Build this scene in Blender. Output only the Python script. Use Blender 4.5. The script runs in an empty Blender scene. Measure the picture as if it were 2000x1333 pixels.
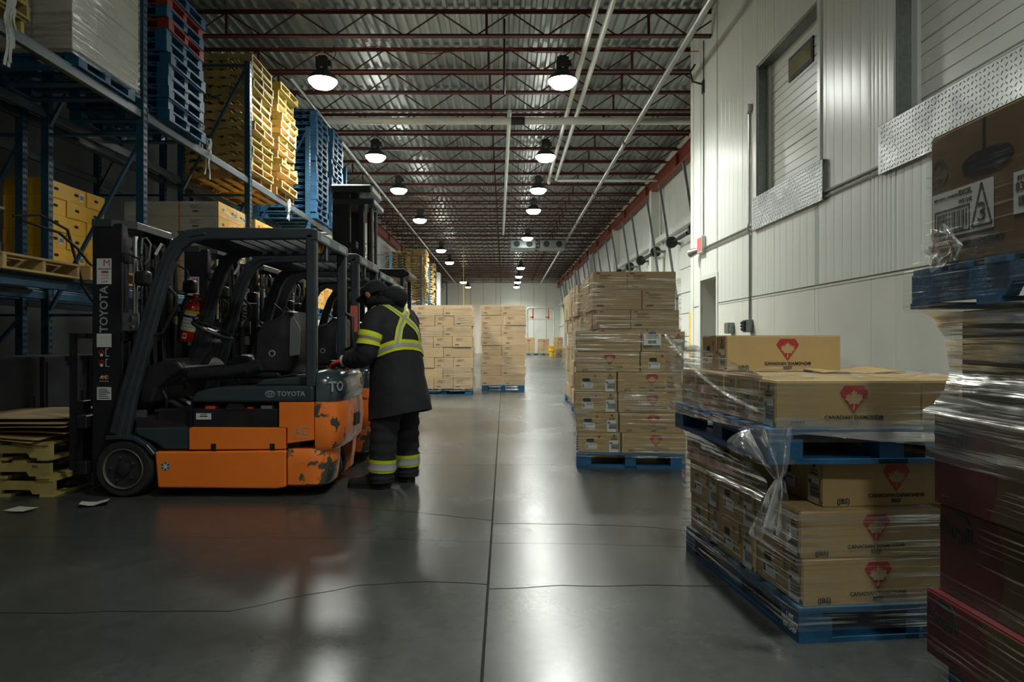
import bpy, math, random
from mathutils import Vector, Matrix, noise as mnoise
random.seed(11)
S = bpy.context.scene
COL = S.collection

# ---------------------------------------------------------------- camera
F = 1333.0                      # focal length in pixels of the 2000 px wide frame
CAMH = 1.2
cam_d = bpy.data.cameras.new('camera')
cam_d.sensor_width = 36.0
cam_d.lens = 36.0 * F / 2000.0
cam_d.shift_x = 0.0075
cam_d.clip_start = 0.05
cam_d.clip_end = 200
cam = bpy.data.objects.new('camera', cam_d)
cam.location = (0, 0, CAMH)
cam.rotation_euler = (math.radians(90), 0, 0)
COL.objects.link(cam)
S.camera = cam

# ---------------------------------------------------------------- world, exposure
W = bpy.data.worlds.new('world')
S.world = W
W.use_nodes = True
W.node_tree.nodes['Background'].inputs[0].default_value = (0.05, 0.07, 0.08, 1)
W.node_tree.nodes['Background'].inputs[1].default_value = 0.25
S.view_settings.view_transform = 'Standard'
S.view_settings.look = 'None'
S.view_settings.exposure = 0.0
S.view_settings.gamma = 1.0
S.view_settings.use_curve_mapping = False
LAMP = 60.0                     # radiance of a lamp bowl seen from the side
LAMP_W = 1750.0                 # downlight of one high-bay lamp
LAMP_W_NEAR = 620.0             # the same, for the lamp above the camera
LAMP_W_BACK = 650.0            # fill lamp added behind the camera for the forklift side
LAMP_COL = (.97, 1.0, .93)
S.cycles.max_bounces = 6
S.cycles.transparent_max_bounces = 16

# ---------------------------------------------------------------- helpers
def P(px, py, Y):
    """world point seen at a pixel, at depth Y"""
    return Vector(((px - 985.0) / F * Y, Y, CAMH + (667.0 - py) / F * Y))

def lin(c):
    return tuple(((x / 255.0) / 12.92 if x / 255.0 < .04045 else ((x / 255.0 + .055) / 1.055) ** 2.4) for x in c)

class G:
    def __init__(self):
        self.v = []; self.f = []
    def add(self, vs, fs):
        b = len(self.v)
        self.v += [tuple(p) for p in vs]
        self.f += [tuple(i + b for i in q) for q in fs]
        return self
    def bx(self, x0, x1, y0, y1, z0, z1):
        return self.add([(x0,y0,z0),(x1,y0,z0),(x1,y1,z0),(x0,y1,z0),(x0,y0,z1),(x1,y0,z1),(x1,y1,z1),(x0,y1,z1)],
                        [(0,3,2,1),(4,5,6,7),(0,1,5,4),(1,2,6,5),(2,3,7,6),(3,0,4,7)])
    def box(self, c, s, M=None):
        h = [k / 2 for k in s]
        g = G().bx(-h[0], h[0], -h[1], h[1], -h[2], h[2])
        M = (Matrix.Translation(Vector(c)) @ (M.to_4x4() if M else Matrix()))
        return self.add([M @ Vector(p) for p in g.v], g.f)
    def beam(self, p0, p1, w, h, up=(0,0,1)):
        """rectangular bar between two points; w across, h along up"""
        p0 = Vector(p0); p1 = Vector(p1); d = (p1 - p0).normalized(); u = Vector(up)
        s = d.cross(u)
        if s.length < 1e-4: s = d.cross(Vector((1,0,0)))
        s.normalize(); u = s.cross(d)
        vs = []
        for p in (p0, p1):
            for a, b in ((-1,-1),(1,-1),(1,1),(-1,1)):
                vs.append(p + s * a * w / 2 + u * b * h / 2)
        return self.add(vs, [(0,1,2,3),(7,6,5,4),(0,4,5,1),(1,5,6,2),(2,6,7,3),(3,7,4,0)])
    def cyl(self, p0, p1, r0, r1=None, n=12, cap=True):
        if r1 is None: r1 = r0
        p0 = Vector(p0); p1 = Vector(p1); d = (p1 - p0).normalized()
        a = d.orthogonal().normalized(); b = d.cross(a)
        vs = []
        for p, r in ((p0, r0), (p1, r1)):
            for i in range(n):
                t = 2 * math.pi * i / n
                vs.append(p + a * r * math.cos(t) + b * r * math.sin(t))
        fs = [(i, (i+1) % n, n + (i+1) % n, n + i) for i in range(n)]
        if cap: fs += [tuple(reversed(range(n))), tuple(range(n, 2*n))]
        return self.add(vs, fs)
    def tube(self, pts, r, n=8, cap=True):
        pts = [Vector(p) for p in pts]
        rs = r if isinstance(r, (list, tuple)) else [r] * len(pts)
        rings = []; a = None
        for i, p in enumerate(pts):
            d = (pts[min(i+1, len(pts)-1)] - pts[max(i-1, 0)]).normalized()
            if a is None: a = d.orthogonal().normalized()
            else:
                a = (a - d * a.dot(d))
                a = a.normalized() if a.length > 1e-5 else d.orthogonal().normalized()
            b = d.cross(a)
            rings.append([p + a * rs[i] * math.cos(2*math.pi*k/n) + b * rs[i] * math.sin(2*math.pi*k/n) for k in range(n)])
        return self.loft(rings, cap)
    def loft(self, rings, cap=True, closed=True):
        n = len(rings[0]); vs = [p for r in rings for p in r]; fs = []
        for j in range(len(rings) - 1):
            for i in range(n if closed else n - 1):
                k = (i + 1) % n
                fs.append((j*n+i, j*n+k, (j+1)*n+k, (j+1)*n+i))
        if cap and closed:
            fs += [tuple(reversed(range(n))), tuple(range((len(rings)-1)*n, len(rings)*n))]
        return self.add(vs, fs)
    def lathe(self, prof, n=16, c=(0,0,0), cap=False):
        rings = [[(c[0] + r*math.cos(2*math.pi*k/n), c[1] + r*math.sin(2*math.pi*k/n), c[2] + z) for k in range(n)] for r, z in prof]
        return self.loft(rings, cap)
    def prism(self, poly, a, b, axis='y'):
        """polygon extruded: axis y takes (x,z), axis x takes (y,z), axis z takes (x,y)"""
        def mk(p, t):
            return {'y': (p[0], t, p[1]), 'x': (t, p[0], p[1]), 'z': (p[0], p[1], t)}[axis]
        n = len(poly)
        vs = [mk(p, a) for p in poly] + [mk(p, b) for p in poly]
        fs = [(i, (i+1) % n, n + (i+1) % n, n + i) for i in range(n)] + [tuple(reversed(range(n))), tuple(range(n, 2*n))]
        return self.add(vs, fs)
    def grid(self, fn, nu, nv):
        vs = [fn(i / nu, j / nv) for j in range(nv + 1) for i in range(nu + 1)]
        fs = [(j*(nu+1)+i, j*(nu+1)+i+1, (j+1)*(nu+1)+i+1, (j+1)*(nu+1)+i) for j in range(nv) for i in range(nu)]
        return self.add(vs, fs)
    def ball(self, c, r, n=12, m=8):
        rx, ry, rz = (r, r, r) if not isinstance(r, (list, tuple)) else r
        rings = []
        for j in range(m + 1):
            t = math.pi * (j / m); s = max(math.sin(t), .02)
            rings.append([(c[0] + rx*s*math.cos(2*math.pi*k/n), c[1] + ry*s*math.sin(2*math.pi*k/n), c[2] - rz*math.cos(t)) for k in range(n)])
        return self.loft(rings, True)
    def mesh(self, name, m, smooth=False, angle=35):
        me = bpy.data.meshes.new(name)
        me.from_pydata(self.v, [], self.f)
        import bmesh
        bm = bmesh.new(); bm.from_mesh(me)
        bmesh.ops.recalc_face_normals(bm, faces=bm.faces)
        bm.to_mesh(me); bm.free()
        if m is not None: me.materials.append(m)
        if smooth:
            me.shade_smooth()
            me.set_sharp_from_angle(angle=math.radians(angle))
        return me
    def obj(self, name, m, parent=None, smooth=False, bevel=0, seg=1, loc=None, rz=0, angle=35):
        o = bpy.data.objects.new(name, self.mesh(name, m, smooth, angle))
        COL.objects.link(o)
        if parent: o.parent = parent
        if loc is not None: o.location = loc
        if rz: o.rotation_euler = (0, 0, rz)
        if bevel:
            b = o.modifiers.new('bevel', 'BEVEL'); b.width = bevel; b.segments = seg; b.limit_method = 'ANGLE'; b.angle_limit = math.radians(40)
        return o

def inst(name, me, parent=None, loc=(0,0,0), rot=(0,0,0), scale=None):
    o = bpy.data.objects.new(name, me)
    COL.objects.link(o)
    o.parent = parent; o.location = loc; o.rotation_euler = rot
    if scale: o.scale = scale
    return o

def tag(o, label, cat, group=None):
    o['label'] = label; o['category'] = cat
    if group: o['group'] = group
    return o

def thing(name, label, cat, loc=(0,0,0), rz=0, group=None):
    o = bpy.data.objects.new(name, None)
    COL.objects.link(o)
    o.empty_display_size = .1
    o.location = loc; o.rotation_euler = (0, 0, rz)
    return tag(o, label, cat, group)

def struct(o):
    o['kind'] = 'structure'
    return o

def stuff(o):
    o['kind'] = 'stuff'
    return o

def copy_tree(o, parent=None):
    c = o.copy(); COL.objects.link(c); c.parent = parent
    for ch in o.children: copy_tree(ch, c)
    return c

ORD = ['', 'first', 'second', 'third', 'fourth', 'fifth', 'sixth', 'seventh', 'eighth', 'ninth', 'tenth', 'eleventh', 'twelfth',
       'thirteenth', 'fourteenth', 'fifteenth', 'sixteenth', 'seventeenth', 'eighteenth', 'nineteenth', 'twentieth']

# ---------------------------------------------------------------- materials
MAT = {}
def nodes(name):
    m = bpy.data.materials.new(name); m.use_nodes = True
    nt = m.node_tree; nt.nodes.clear()
    out = nt.nodes.new('ShaderNodeOutputMaterial')
    MAT[name] = m
    return m, nt, out

def nd(nt, t, **kw):
    n = nt.nodes.new(t)
    for k, v in kw.items():
        if k[0] == 'i' and k[1:].isdigit(): n.inputs[int(k[1:])].default_value = v
        elif k in n.inputs: n.inputs[k].default_value = v
        else: setattr(n, k, v)
    return n

def ramp(nt, pts):
    r = nt.nodes.new('ShaderNodeValToRGB')
    els = r.color_ramp.elements
    while len(els) < len(pts): els.new(.5)
    for e, (p, c) in zip(els, pts):
        e.position = p
        e.color = (c, c, c, 1) if isinstance(c, (int, float)) else (*c, 1)
    return r

def mat(name, col, rough=.6, metal=0.0, var=.15, scale=6.0, stretch=(1,1,1), bump=0.0, bscale=60.0, rand=0.0, spec=.5,
        chips=None, thr=.62, cscale=5.0, coat=0.0, rvar=.08):
    """painted / plain surface: noise-varied colour, optional chips of another colour showing through"""
    m, nt, out = nodes(name)
    L = nt.links.new
    b = nd(nt, 'ShaderNodeBsdfPrincipled')
    b.inputs['Metallic'].default_value = metal
    b.inputs['Specular IOR Level'].default_value = spec
    b.inputs['Coat Weight'].default_value = coat
    tc = nd(nt, 'ShaderNodeTexCoord')
    mp = nd(nt, 'ShaderNodeMapping'); mp.inputs['Scale'].default_value = stretch
    L(tc.outputs['Object'], mp.inputs['Vector'])
    vec = mp.outputs['Vector']
    if rand:
        oi = nd(nt, 'ShaderNodeObjectInfo')
        ad = nd(nt, 'ShaderNodeVectorMath', operation='ADD')
        sc = nd(nt, 'ShaderNodeMath', operation='MULTIPLY', i1=37.0)
        L(oi.outputs['Random'], sc.inputs[0]); L(vec, ad.inputs[0]); L(sc.outputs[0], ad.inputs[1])
        vec = ad.outputs[0]
    n1 = nd(nt, 'ShaderNodeTexNoise', Scale=scale, Detail=5.0)
    L(vec, n1.inputs['Vector'])
    lo = tuple(c * (1 - var) for c in col); hi = tuple(min(1, c * (1 + var)) for c in col)
    r = ramp(nt, [(.3, lo), (.7, hi)])
    L(n1.outputs['Fac'], r.inputs[0])
    colout = r.outputs[0]
    if rand:
        mr = nd(nt, 'ShaderNodeMapRange', i3=1 - rand, i4=1 + rand)
        L(oi.outputs['Random'], mr.inputs[0])
        mu = nd(nt, 'ShaderNodeVectorMath', operation='SCALE')
        L(colout, mu.inputs[0]); L(mr.outputs[0], mu.inputs['Scale'])
        colout = mu.outputs[0]
    if chips:
        n3 = nd(nt, 'ShaderNodeTexNoise', Scale=cscale, Detail=9.0, Roughness=.62)
        L(vec, n3.inputs['Vector'])
        rr = ramp(nt, [(thr, 0.0), (thr + .015, 1.0)])
        L(n3.outputs['Fac'], rr.inputs[0])
        mx = nd(nt, 'ShaderNodeMix', data_type='RGBA')
        L(rr.outputs[0], mx.inputs['Factor']); L(colout, mx.inputs['A']); mx.inputs['B'].default_value = (*chips, 1)
        colout = mx.outputs['Result']
    L(colout, b.inputs['Base Color'])
    rm = nd(nt, 'ShaderNodeMapRange', i1=.3, i2=.7, i3=max(.03, rough - rvar), i4=min(1, rough + rvar))
    L(n1.outputs['Fac'], rm.inputs[0]); L(rm.outputs[0], b.inputs['Roughness'])
    if bump:
        n2 = nd(nt, 'ShaderNodeTexNoise', Scale=bscale, Detail=3.0)
        L(vec, n2.inputs['Vector'])
        bp = nd(nt, 'ShaderNodeBump', Strength=bump, Distance=.01)
        L(n2.outputs['Fac'], bp.inputs['Height']); L(bp.outputs[0], b.inputs['Normal'])
    L(b.outputs[0], out.inputs[0])
    return m

def emit(name, col, s):
    m, nt, out = nodes(name)
    e = nd(nt, 'ShaderNodeEmission', Strength=s); e.inputs[0].default_value = (*col, 1)
    nt.links.new(e.outputs[0], out.inputs[0])
    return m

def film(name, lo=.02, hi=.7, sc=(1.4, 1.4, 80), tilt=(0, 0, 0), thr=.57, patch=(.42, .62), psc=1.6, rough=.2, bump=.5, veil=.012):
    """stretch wrap: clear film with thin bright stretch creases in patches, faint gloss and a faint veil"""
    m, nt, out = nodes(name)
    L = nt.links.new
    tc = nd(nt, 'ShaderNodeTexCoord'); mp = nd(nt, 'ShaderNodeMapping'); mp.inputs['Scale'].default_value = sc; mp.inputs['Rotation'].default_value = tilt
    L(tc.outputs['Object'], mp.inputs['Vector'])
    n = nd(nt, 'ShaderNodeTexNoise', Scale=1.0, Detail=3.0, Roughness=.6); L(mp.outputs[0], n.inputs['Vector'])
    ln = ramp(nt, [(thr, 0.0), (thr + .07, 1.0)]); L(n.outputs['Fac'], ln.inputs[0])
    n2 = nd(nt, 'ShaderNodeTexNoise', Scale=psc, Detail=4.0, Roughness=.6); L(tc.outputs['Object'], n2.inputs['Vector'])
    pa = ramp(nt, [(patch[0], 0.0), (patch[1], 1.0)]); L(n2.outputs['Fac'], pa.inputs[0])
    mu = nd(nt, 'ShaderNodeMath', operation='MULTIPLY'); L(ln.outputs[0], mu.inputs[0]); L(pa.outputs[0], mu.inputs[1])
    ma = nd(nt, 'ShaderNodeMath', operation='MULTIPLY_ADD', i1=hi, i2=lo); L(mu.outputs[0], ma.inputs[0])
    bp = nd(nt, 'ShaderNodeBump', Strength=bump, Distance=.012); L(n.outputs['Fac'], bp.inputs['Height'])
    gl = nd(nt, 'ShaderNodeBsdfGlossy', Roughness=rough); gl.inputs[0].default_value = (.95, .97, .96, 1); L(bp.outputs[0], gl.inputs['Normal'])
    df = nd(nt, 'ShaderNodeBsdfDiffuse'); df.inputs[0].default_value = (.8, .83, .82, 1)
    cr = nd(nt, 'ShaderNodeMixShader', i0=.3); L(gl.outputs[0], cr.inputs[1]); L(df.outputs[0], cr.inputs[2])
    tr = nd(nt, 'ShaderNodeBsdfTransparent'); tr.inputs[0].default_value = (.97, .975, .97, 1)
    m1 = nd(nt, 'ShaderNodeMixShader', i0=veil); L(tr.outputs[0], m1.inputs[1]); L(df.outputs[0], m1.inputs[2])
    mx = nd(nt, 'ShaderNodeMixShader'); L(ma.outputs[0], mx.inputs[0]); L(m1.outputs[0], mx.inputs[1]); L(cr.outputs[0], mx.inputs[2])
    L(mx.outputs[0], out.inputs[0])
    return m

# floor: sealed concrete
def floor_mat():
    m, nt, out = nodes('sealed_concrete')
    L = nt.links.new
    b = nd(nt, 'ShaderNodeBsdfPrincipled')
    tc = nd(nt, 'ShaderNodeTexCoord')
    def noise(s, d=5, rg=.6, sc=(1, 1, 1)):
        mp = nd(nt, 'ShaderNodeMapping'); mp.inputs['Scale'].default_value = sc
        L(tc.outputs['Object'], mp.inputs[0])
        n = nd(nt, 'ShaderNodeTexNoise', Scale=s, Detail=float(d), Roughness=rg); L(mp.outputs[0], n.inputs['Vector'])
        return n.outputs['Fac']
    a = noise(.55, 6); r1 = ramp(nt, [(.3, (.040, .045, .042)), (.7, (.078, .083, .077))]); L(a, r1.inputs[0])
    c = noise(14, 6, .7); r2 = ramp(nt, [(.25, .75), (.75, 1.2)]); L(c, r2.inputs[0])
    mu = nd(nt, 'ShaderNodeMix', data_type='RGBA', blend_type='MULTIPLY'); mu.inputs['Factor'].default_value = 1
    L(r1.outputs[0], mu.inputs['A']); L(r2.outputs[0], mu.inputs['B'])
    L(mu.outputs['Result'], b.inputs['Base Color'])
    rr = ramp(nt, [(.25, .22), (.75, .3)]); L(noise(.9, 3), rr.inputs[0]); L(rr.outputs[0], b.inputs['Roughness'])
    bp = nd(nt, 'ShaderNodeBump', Strength=.025, Distance=.01); L(noise(30, 4), bp.inputs['Height']); L(bp.outputs[0], b.inputs['Normal'])
    b.inputs['Specular IOR Level'].default_value = .6
    L(b.outputs[0], out.inputs[0])
floor_mat()

mat('joint_dark', (.012, .012, .011), .9)
mat('wall_white', lin((212, 214, 206)), .42, var=.02, scale=1.2, spec=.4)
mat('panel_steel', lin((226, 231, 224)), .3, var=.015, scale=.6, spec=.6, rvar=.02)
mat('panel_smooth', lin((226, 227, 217)), .5, var=.035, scale=2.5, bump=.04, bscale=40)
mat('seam_grey', lin((120, 124, 118)), .6)
mat('galvanised', lin((128, 136, 134)), .35, .75, var=.22, scale=22)
mat('steel_pipe', lin((150, 150, 144)), .38, .7, var=.2, scale=4)
mat('tread_plate', lin((165, 168, 168)), .28, .9, var=.06, scale=3)
mat('tread_lug', lin((205, 208, 206)), .2, .95, var=.1, scale=6)
mat('deck_metal', lin((168, 172, 166)), .36, .8, var=.25, scale=1.4, stretch=(1, .25, 1))
mat('joist_red', lin((84, 40, 30)), .55, var=.25, scale=3)
mat('girder_red', lin((135, 62, 40)), .55, var=.15, scale=2)
mat('pvc_white', lin((200, 203, 196)), .45, var=.08, scale=3)
mat('rubber_black', (.012, .012, .012), .65, var=.3)
mat('tyre', (.018, .018, .018), .75, var=.35, scale=9, bump=.25, bscale=40)
mat('plastic_black', (.014, .015, .016), .45, var=.2)
mat('steel_black', (.013, .014, .015), .42, var=.25, spec=.5)
mat('steel_dark', lin((52, 60, 64)), .4, var=.12, chips=lin((96, 98, 92)), thr=.7, cscale=9)
mat('hood_grey', lin((50, 60, 66)), .35, var=.08, chips=lin((120, 118, 90)), thr=.72, cscale=11)
mat('orange_paint', (.95, .21, .022), .38, var=.07, scale=2, chips=lin((95, 70, 40)), thr=.705, cscale=7, coat=.15)
mat('orange_worn', (.95, .21, .025), .42, var=.1, scale=3, chips=lin((66, 68, 58)), thr=.565, cscale=4.2, coat=.1)
mat('chrome', (.7, .7, .7), .15, 1.0, var=.05)
mat('white_sticker', lin((205, 207, 203)), .5, var=.04)
mat('print_black', (.02, .02, .02), .6, var=.1)
mat('print_grey', lin((150, 155, 155)), .5, var=.08)
mat('print_white', lin((220, 222, 220)), .5, var=.04)
mat('print_red', lin((158, 42, 40)), .6, var=.1)
mat('sticker_red', lin((200, 60, 50)), .5, var=.1)
mat('amber_lens', (1.0, .36, .03), .2, var=.1, coat=.5)
mat('extinguisher_red', lin((190, 28, 24)), .25, var=.06, coat=.5)
mat('label_yellow', lin((222, 200, 60)), .5, var=.06)
mat('card', lin((186, 158, 118)), .75, var=.06, scale=5, rand=.09, bump=.06, bscale=90)
mat('card_beef', lin((170, 144, 96)), .72, var=.05, scale=6, rand=.06, bump=.05, bscale=120)
mat('card_dark', lin((98, 74, 40)), .72, var=.06, scale=6)
mat('card_red', lin((98, 26, 31)), .6, var=.08, scale=5)
mat('card_white', lin((206, 204, 196)), .6, var=.05, rand=.06)
mat('card_yellow', lin((235, 178, 44)), .55, var=.06, rand=.06)
mat('card_print', lin((96, 78, 54)), .75, var=.1)
mat('hole_dark', (.006, .006, .006), .9)
mat('tape', lin((196, 174, 132)), .3, var=.05)
mat('pallet_blue', lin((26, 84, 122)), .62, var=.3, scale=5, stretch=(1, 1, 1), rand=.16, chips=lin((96, 92, 76)), thr=.66, cscale=6, bump=.15, bscale=50)
mat('pallet_wood', lin((190, 160, 104)), .75, var=.25, scale=4, rand=.2, bump=.15, bscale=50)
mat('pallet_yellow', lin((166, 148, 86)), .7, var=.22, scale=4, rand=.18, chips=lin((120, 100, 60)), thr=.64, cscale=5, bump=.15, bscale=50)
mat('pallet_red', lin((136, 44, 32)), .65, var=.25, scale=4, chips=lin((110, 84, 60)), thr=.66, cscale=6)
mat('rack_blue', lin((36, 78, 104)), .42, var=.15, scale=4, chips=lin((110, 112, 108)), thr=.7, cscale=8)
mat('beam_grey', lin((66, 80, 88)), .38, .3, var=.2, scale=4, chips=lin((120, 80, 50)), thr=.68, cscale=9)
mat('cloth_black', (.014, .016, .018), .85, var=.25, scale=14, bump=.35, bscale=26)
mat('fleece', (.01, .011, .013), .95, var=.3, scale=30, bump=.6, bscale=60)
mat('hivis', lin((214, 222, 40)), .6, var=.05)
mat('reflective', lin((175, 178, 176)), .35, .2, var=.06)
mat('skin', lin((190, 130, 100)), .55, var=.06)
mat('glove_red', lin((186, 44, 36)), .7, var=.1)
mat('glove_white', lin((206, 202, 190)), .75, var=.08)
mat('boot', (.02, .02, .02), .6, var=.3)
mat('yellow_safety', lin((240, 196, 20)), .4, var=.06)
mat('concrete', lin((140, 140, 128)), .85, var=.15, scale=6, bump=.2)
mat('lamp_body', (.03, .032, .034), .5)
mat('kraft_sheet', lin((150, 126, 86)), .8, var=.12, scale=3)
mat('paper', lin((200, 200, 194)), .8, var=.03)
mat('orange_hook', lin((230, 90, 40)), .5)
mat('cord_yellow', lin((210, 200, 30)), .6)
mat('cord_red', lin((150, 40, 30)), .6)
mat('charger_grey', lin((104, 112, 106)), .5, var=.1)
mat('pink_tape', lin((220, 104, 92)), .6, var=.06)
mat('strap_orange', lin((220, 150, 30)), .4)
mat('window_glass', lin((150, 145, 110)), .1, var=.1, scale=3, coat=.6)
mat('film_scrap', lin((200,205,200)), .35, var=.1)
mat('rag_grey', lin((70,70,64)), .9)
mat('cabinet_dark', (.02,.024,.026), .6)
mat('lip', lin((150, 84, 76)), .5)
mat('wall_shade', lin((70, 74, 74)), .7)  # shade behind the left racks, put into the wall colour
mat('print_purple', lin((96, 60, 140)), .5)

film('film_clear')
film('film_mid', .04, .6, (1.3, 1.3, 60), (.03, .05, 0), thr=.51, patch=(.38, .62))
film('film_heavy', .035, .75, (1.5, 1.5, 75), (.10, .08, 0), thr=.52, patch=(.36, .58))
film('film_shiny', .16, .6, (1.5, 1.5, 30), (.03, .03, 0), thr=.5, patch=(.34, .58), rough=.14, bump=.9)
film('film_stretch', .09, .85, (2, 1.1, 60), (.16, 0, 0), thr=.47, patch=(.28, .5), veil=.05)
film('film_stack', .02, .6, (2, .9, 95), (-.06, 0, 0), thr=.56, patch=(.46, .68), veil=.008)
film('film_loose', .08, .8, (16, 16, 9), thr=.52, patch=(.3, .5), bump=1.0, veil=.07)
film('film_loose_thin', .03, .6, (14, 14, 14), thr=.55, patch=(.4, .6), bump=1.0, veil=.015)
mat('orange_battered', (.95, .21, .025), .45, var=.12, scale=3, chips=lin((72, 76, 66)), thr=.555, cscale=3.4, coat=.1)
film('film_neck', .08, .85, (2, 1.4, 45), (.45, 0, 0), thr=.46, patch=(.25, .5), veil=.05)

# ---------------------------------------------------------------- lettering
TXT = {}
def text_mesh(s, size=1.0, bold=.0, ext=.0006, m=None, align='CENTER', space=1.0, sx=1.0):
    key = (s, size, bold, m, align, space, sx)
    if key in TXT: return TXT[key]
    cu = bpy.data.curves.new('lettering', 'FONT')
    cu.body = s; cu.size = size; cu.offset = bold * size; cu.extrude = ext; cu.align_x = align; cu.align_y = 'CENTER'
    cu.resolution_u = 2; cu.space_character = space
    o = bpy.data.objects.new('lettering', cu); COL.objects.link(o)
    dg = bpy.context.evaluated_depsgraph_get(); dg.update()
    me = bpy.data.meshes.new_from_object(o.evaluated_get(dg))
    bpy.data.objects.remove(o); bpy.data.curves.remove(cu)
    if sx != 1.0:
        for v in me.vertices: v.co.x *= sx
    me.materials.clear(); me.materials.append(MAT[m])
    me.name = 'lettering'
    TXT[key] = me
    return me

def axes(right, up, o):
    r = Vector(right).normalized(); u = Vector(up).normalized(); n = r.cross(u)
    M = Matrix((r, u, n)).transposed().to_4x4(); M.translation = Vector(o)
    return M

def put(name, me, parent, right, up, at):
    o = bpy.data.objects.new(name, me); COL.objects.link(o); o.parent = parent
    o.matrix_local = axes(right, up, at)
    return o

def text(s, size, m, parent, right, up, at, bold=.012, name='lettering', **kw):
    return put(name, text_mesh(s, size, bold, m=m, **kw), parent, right, up, at)

def flat_mesh(name, poly, m, t=.0006):
    return G().prism(poly, 0, t, 'z').mesh(name, MAT[m])

# pre-make meshes of every word used
LEAF = [(0,.50),(.07,.36),(.17,.42),(.13,.22),(.27,.33),(.30,.24),(.46,.27),(.40,.13),(.48,.07),(.26,-.10),(.29,-.18),(.03,-.15),
        (.035,-.30),(-.02,-.46),(-.075,-.44),(-.03,-.28),(-.03,-.15),(-.29,-.18),(-.26,-.10),(-.48,.07),(-.40,.13),(-.46,.27),(-.30,.24),(-.27,.33),(-.13,.22),(-.17,.42),(-.07,.36)]
DIAMOND = [(-.33,.5),(.33,.5),(.5,.24),(0,-.5),(-.5,.24)]
ME = {}
ME['diamond'] = flat_mesh('emblem', [(x*.118, y*.112) for x, y in DIAMOND], 'print_red')
ME['leaf'] = flat_mesh('leaf', [(x*.078, y*.086) for x, y in LEAF], 'card_beef', .0012)
ME['leaf_small'] = flat_mesh('leaf', [(x*.03, y*.03) for x, y in LEAF], 'print_black')

def barcode_mesh(w, h, seed, m='print_black'):
    rnd = random.Random(seed); g = G(); x = -w/2
    while x < w/2 - .002:
        b = rnd.choice((.0016, .0028, .0042)) * w / .08
        g.bx(x, min(x + b, w/2), -h/2, h/2, 0, .0005); x += b + rnd.choice((.0016, .003)) * w / .08
    return g.mesh('barcode', MAT[m])
ME['barcode'] = barcode_mesh(.08, .03, 3)
ME['barcode_tall'] = barcode_mesh(.055, .07, 5)
ME['barcode_wide'] = barcode_mesh(.15, .055, 7)

# ---------------------------------------------------------------- floor
XL, XR, XO = -6.1, 5.3, 3.73            # building walls left and right, white panelled room
YB, YF, YO = -8.0, 65.0, 13.6
floor = struct(G().bx(-8.3, XR, YB, YF, -.1, -.008).obj('floor', MAT['joint_dark']))
def crack(pts, seed, amp=.012):
    rnd = random.Random(seed); out = []
    for (x0, y0), (x1, y1) in zip(pts, pts[1:]):
        n = max(1, int(abs(x1 - x0) / .09)); n = min(n, 40)
        for i in range(n):
            t = i / n
            out.append((x0 + (x1-x0)*t, y0 + (y1-y0)*t + (rnd.uniform(-amp, amp) if i else 0)))
    return out + [pts[-1]]
JX = -.08
LINES_L = [[(-8.3, YB), (JX, YB)],
           crack([(-8.3, 2.9), (-1.22, 3.03), (-.72, 3.35), (-.395, 3.4), (JX, 3.36)], 1),
           crack([(-8.3, 4.25), (-.9, 4.15), (JX, 4.07)], 2, .006),
           crack([(-8.3, 5.6), (-1.5, 5.05), (-.66, 4.79), (-.3, 4.64), (JX, 4.56)], 3),
           [(-8.3, 6.62), (JX, 6.6)]]
LINES_R = [[(JX, YB), (XR, YB)],
           crack([(JX, 3.30), (.28, 3.35), (.9, 3.34), (XR, 3.2)], 4),
           crack([(JX, 4.05), (.5, 4.03), (1.3, 3.95), (XR, 3.9)], 5, .006),
           crack([(JX, 4.48), (.45, 4.47), (.88, 4.41), (1.2, 4.29), (XR, 4.2)], 6),
           [(JX, 6.6), (XR, 6.62)]]
for y in (13.2, 20, 27, 34, 42, 50, 58, YF):
    LINES_L.append([(-8.3, y), (JX, y)]); LINES_R.append([(JX, y), (XR, y)])
for lines, e0, e1 in ((LINES_L, 0, -.006), (LINES_R, .006, 0)):
    for k in range(len(lines) - 1):
        g0 = .005 if k in (1, 3) else .002 if k == 2 else .0045
        g1 = .005 if k + 1 in (1, 3) else .002 if k + 1 == 2 else .0045
        a = [(x, y + g0) for x, y in lines[k]]; b = [(x, y - g1) for x, y in lines[k+1]]
        a[0] = (a[0][0] + e0, a[0][1]); b[0] = (b[0][0] + e0, b[0][1]); a[-1] = (a[-1][0] + e1, a[-1][1]); b[-1] = (b[-1][0] + e1, b[-1][1])
        G().prism(a + b[::-1], -.03, 0, 'z').obj('floor_slab', MAT['sealed_concrete'], floor)

# ---------------------------------------------------------------- walls
HD = 7.16                                # underside of the roof deck
struct(G().bx(-8.3, XR + .2, YF, YF + .2, 0, HD + .3).obj('wall_far', MAT['wall_white']))
struct(G().bx(-8.5, XR + .2, YB - .2, YB, 0, HD + .3).obj('wall_back', MAT['wall_white']))
wl = struct(G().bx(XL - .2, XL, 19.4, YF, 0, HD + .3).obj('wall_left', MAT['wall_white']))
struct(G().bx(-8.3, XL, 19.2, 19.4, 0, HD + .3).bx(-8.5, -8.3, YB, 19.4, 0, HD + .3).obj('wall_alcove', MAT['wall_shade']))
for y in (29.5, 38.5, 47.5, 56.5):
    G().bx(XL, XL + .22, y - .14, y + .14, 0, 6.4).obj('column', MAT['wall_white'], wl)
wr = struct(G().bx(XR, XR + .2, YO, YF, 0, HD + .3).obj('wall_right', MAT['wall_white']))
for y in (23.4, 31.5, 40.2, 49.0, 57.6):
    G().bx(XR - .3, XR, y - .16, y + .16, 0, 6.35).obj('column', MAT['wall_white'], wr)
G().bx(XR - .16, XR, 14, YF, 4.5, 4.68).obj('girt', MAT['wall_white'], wr)
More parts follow.
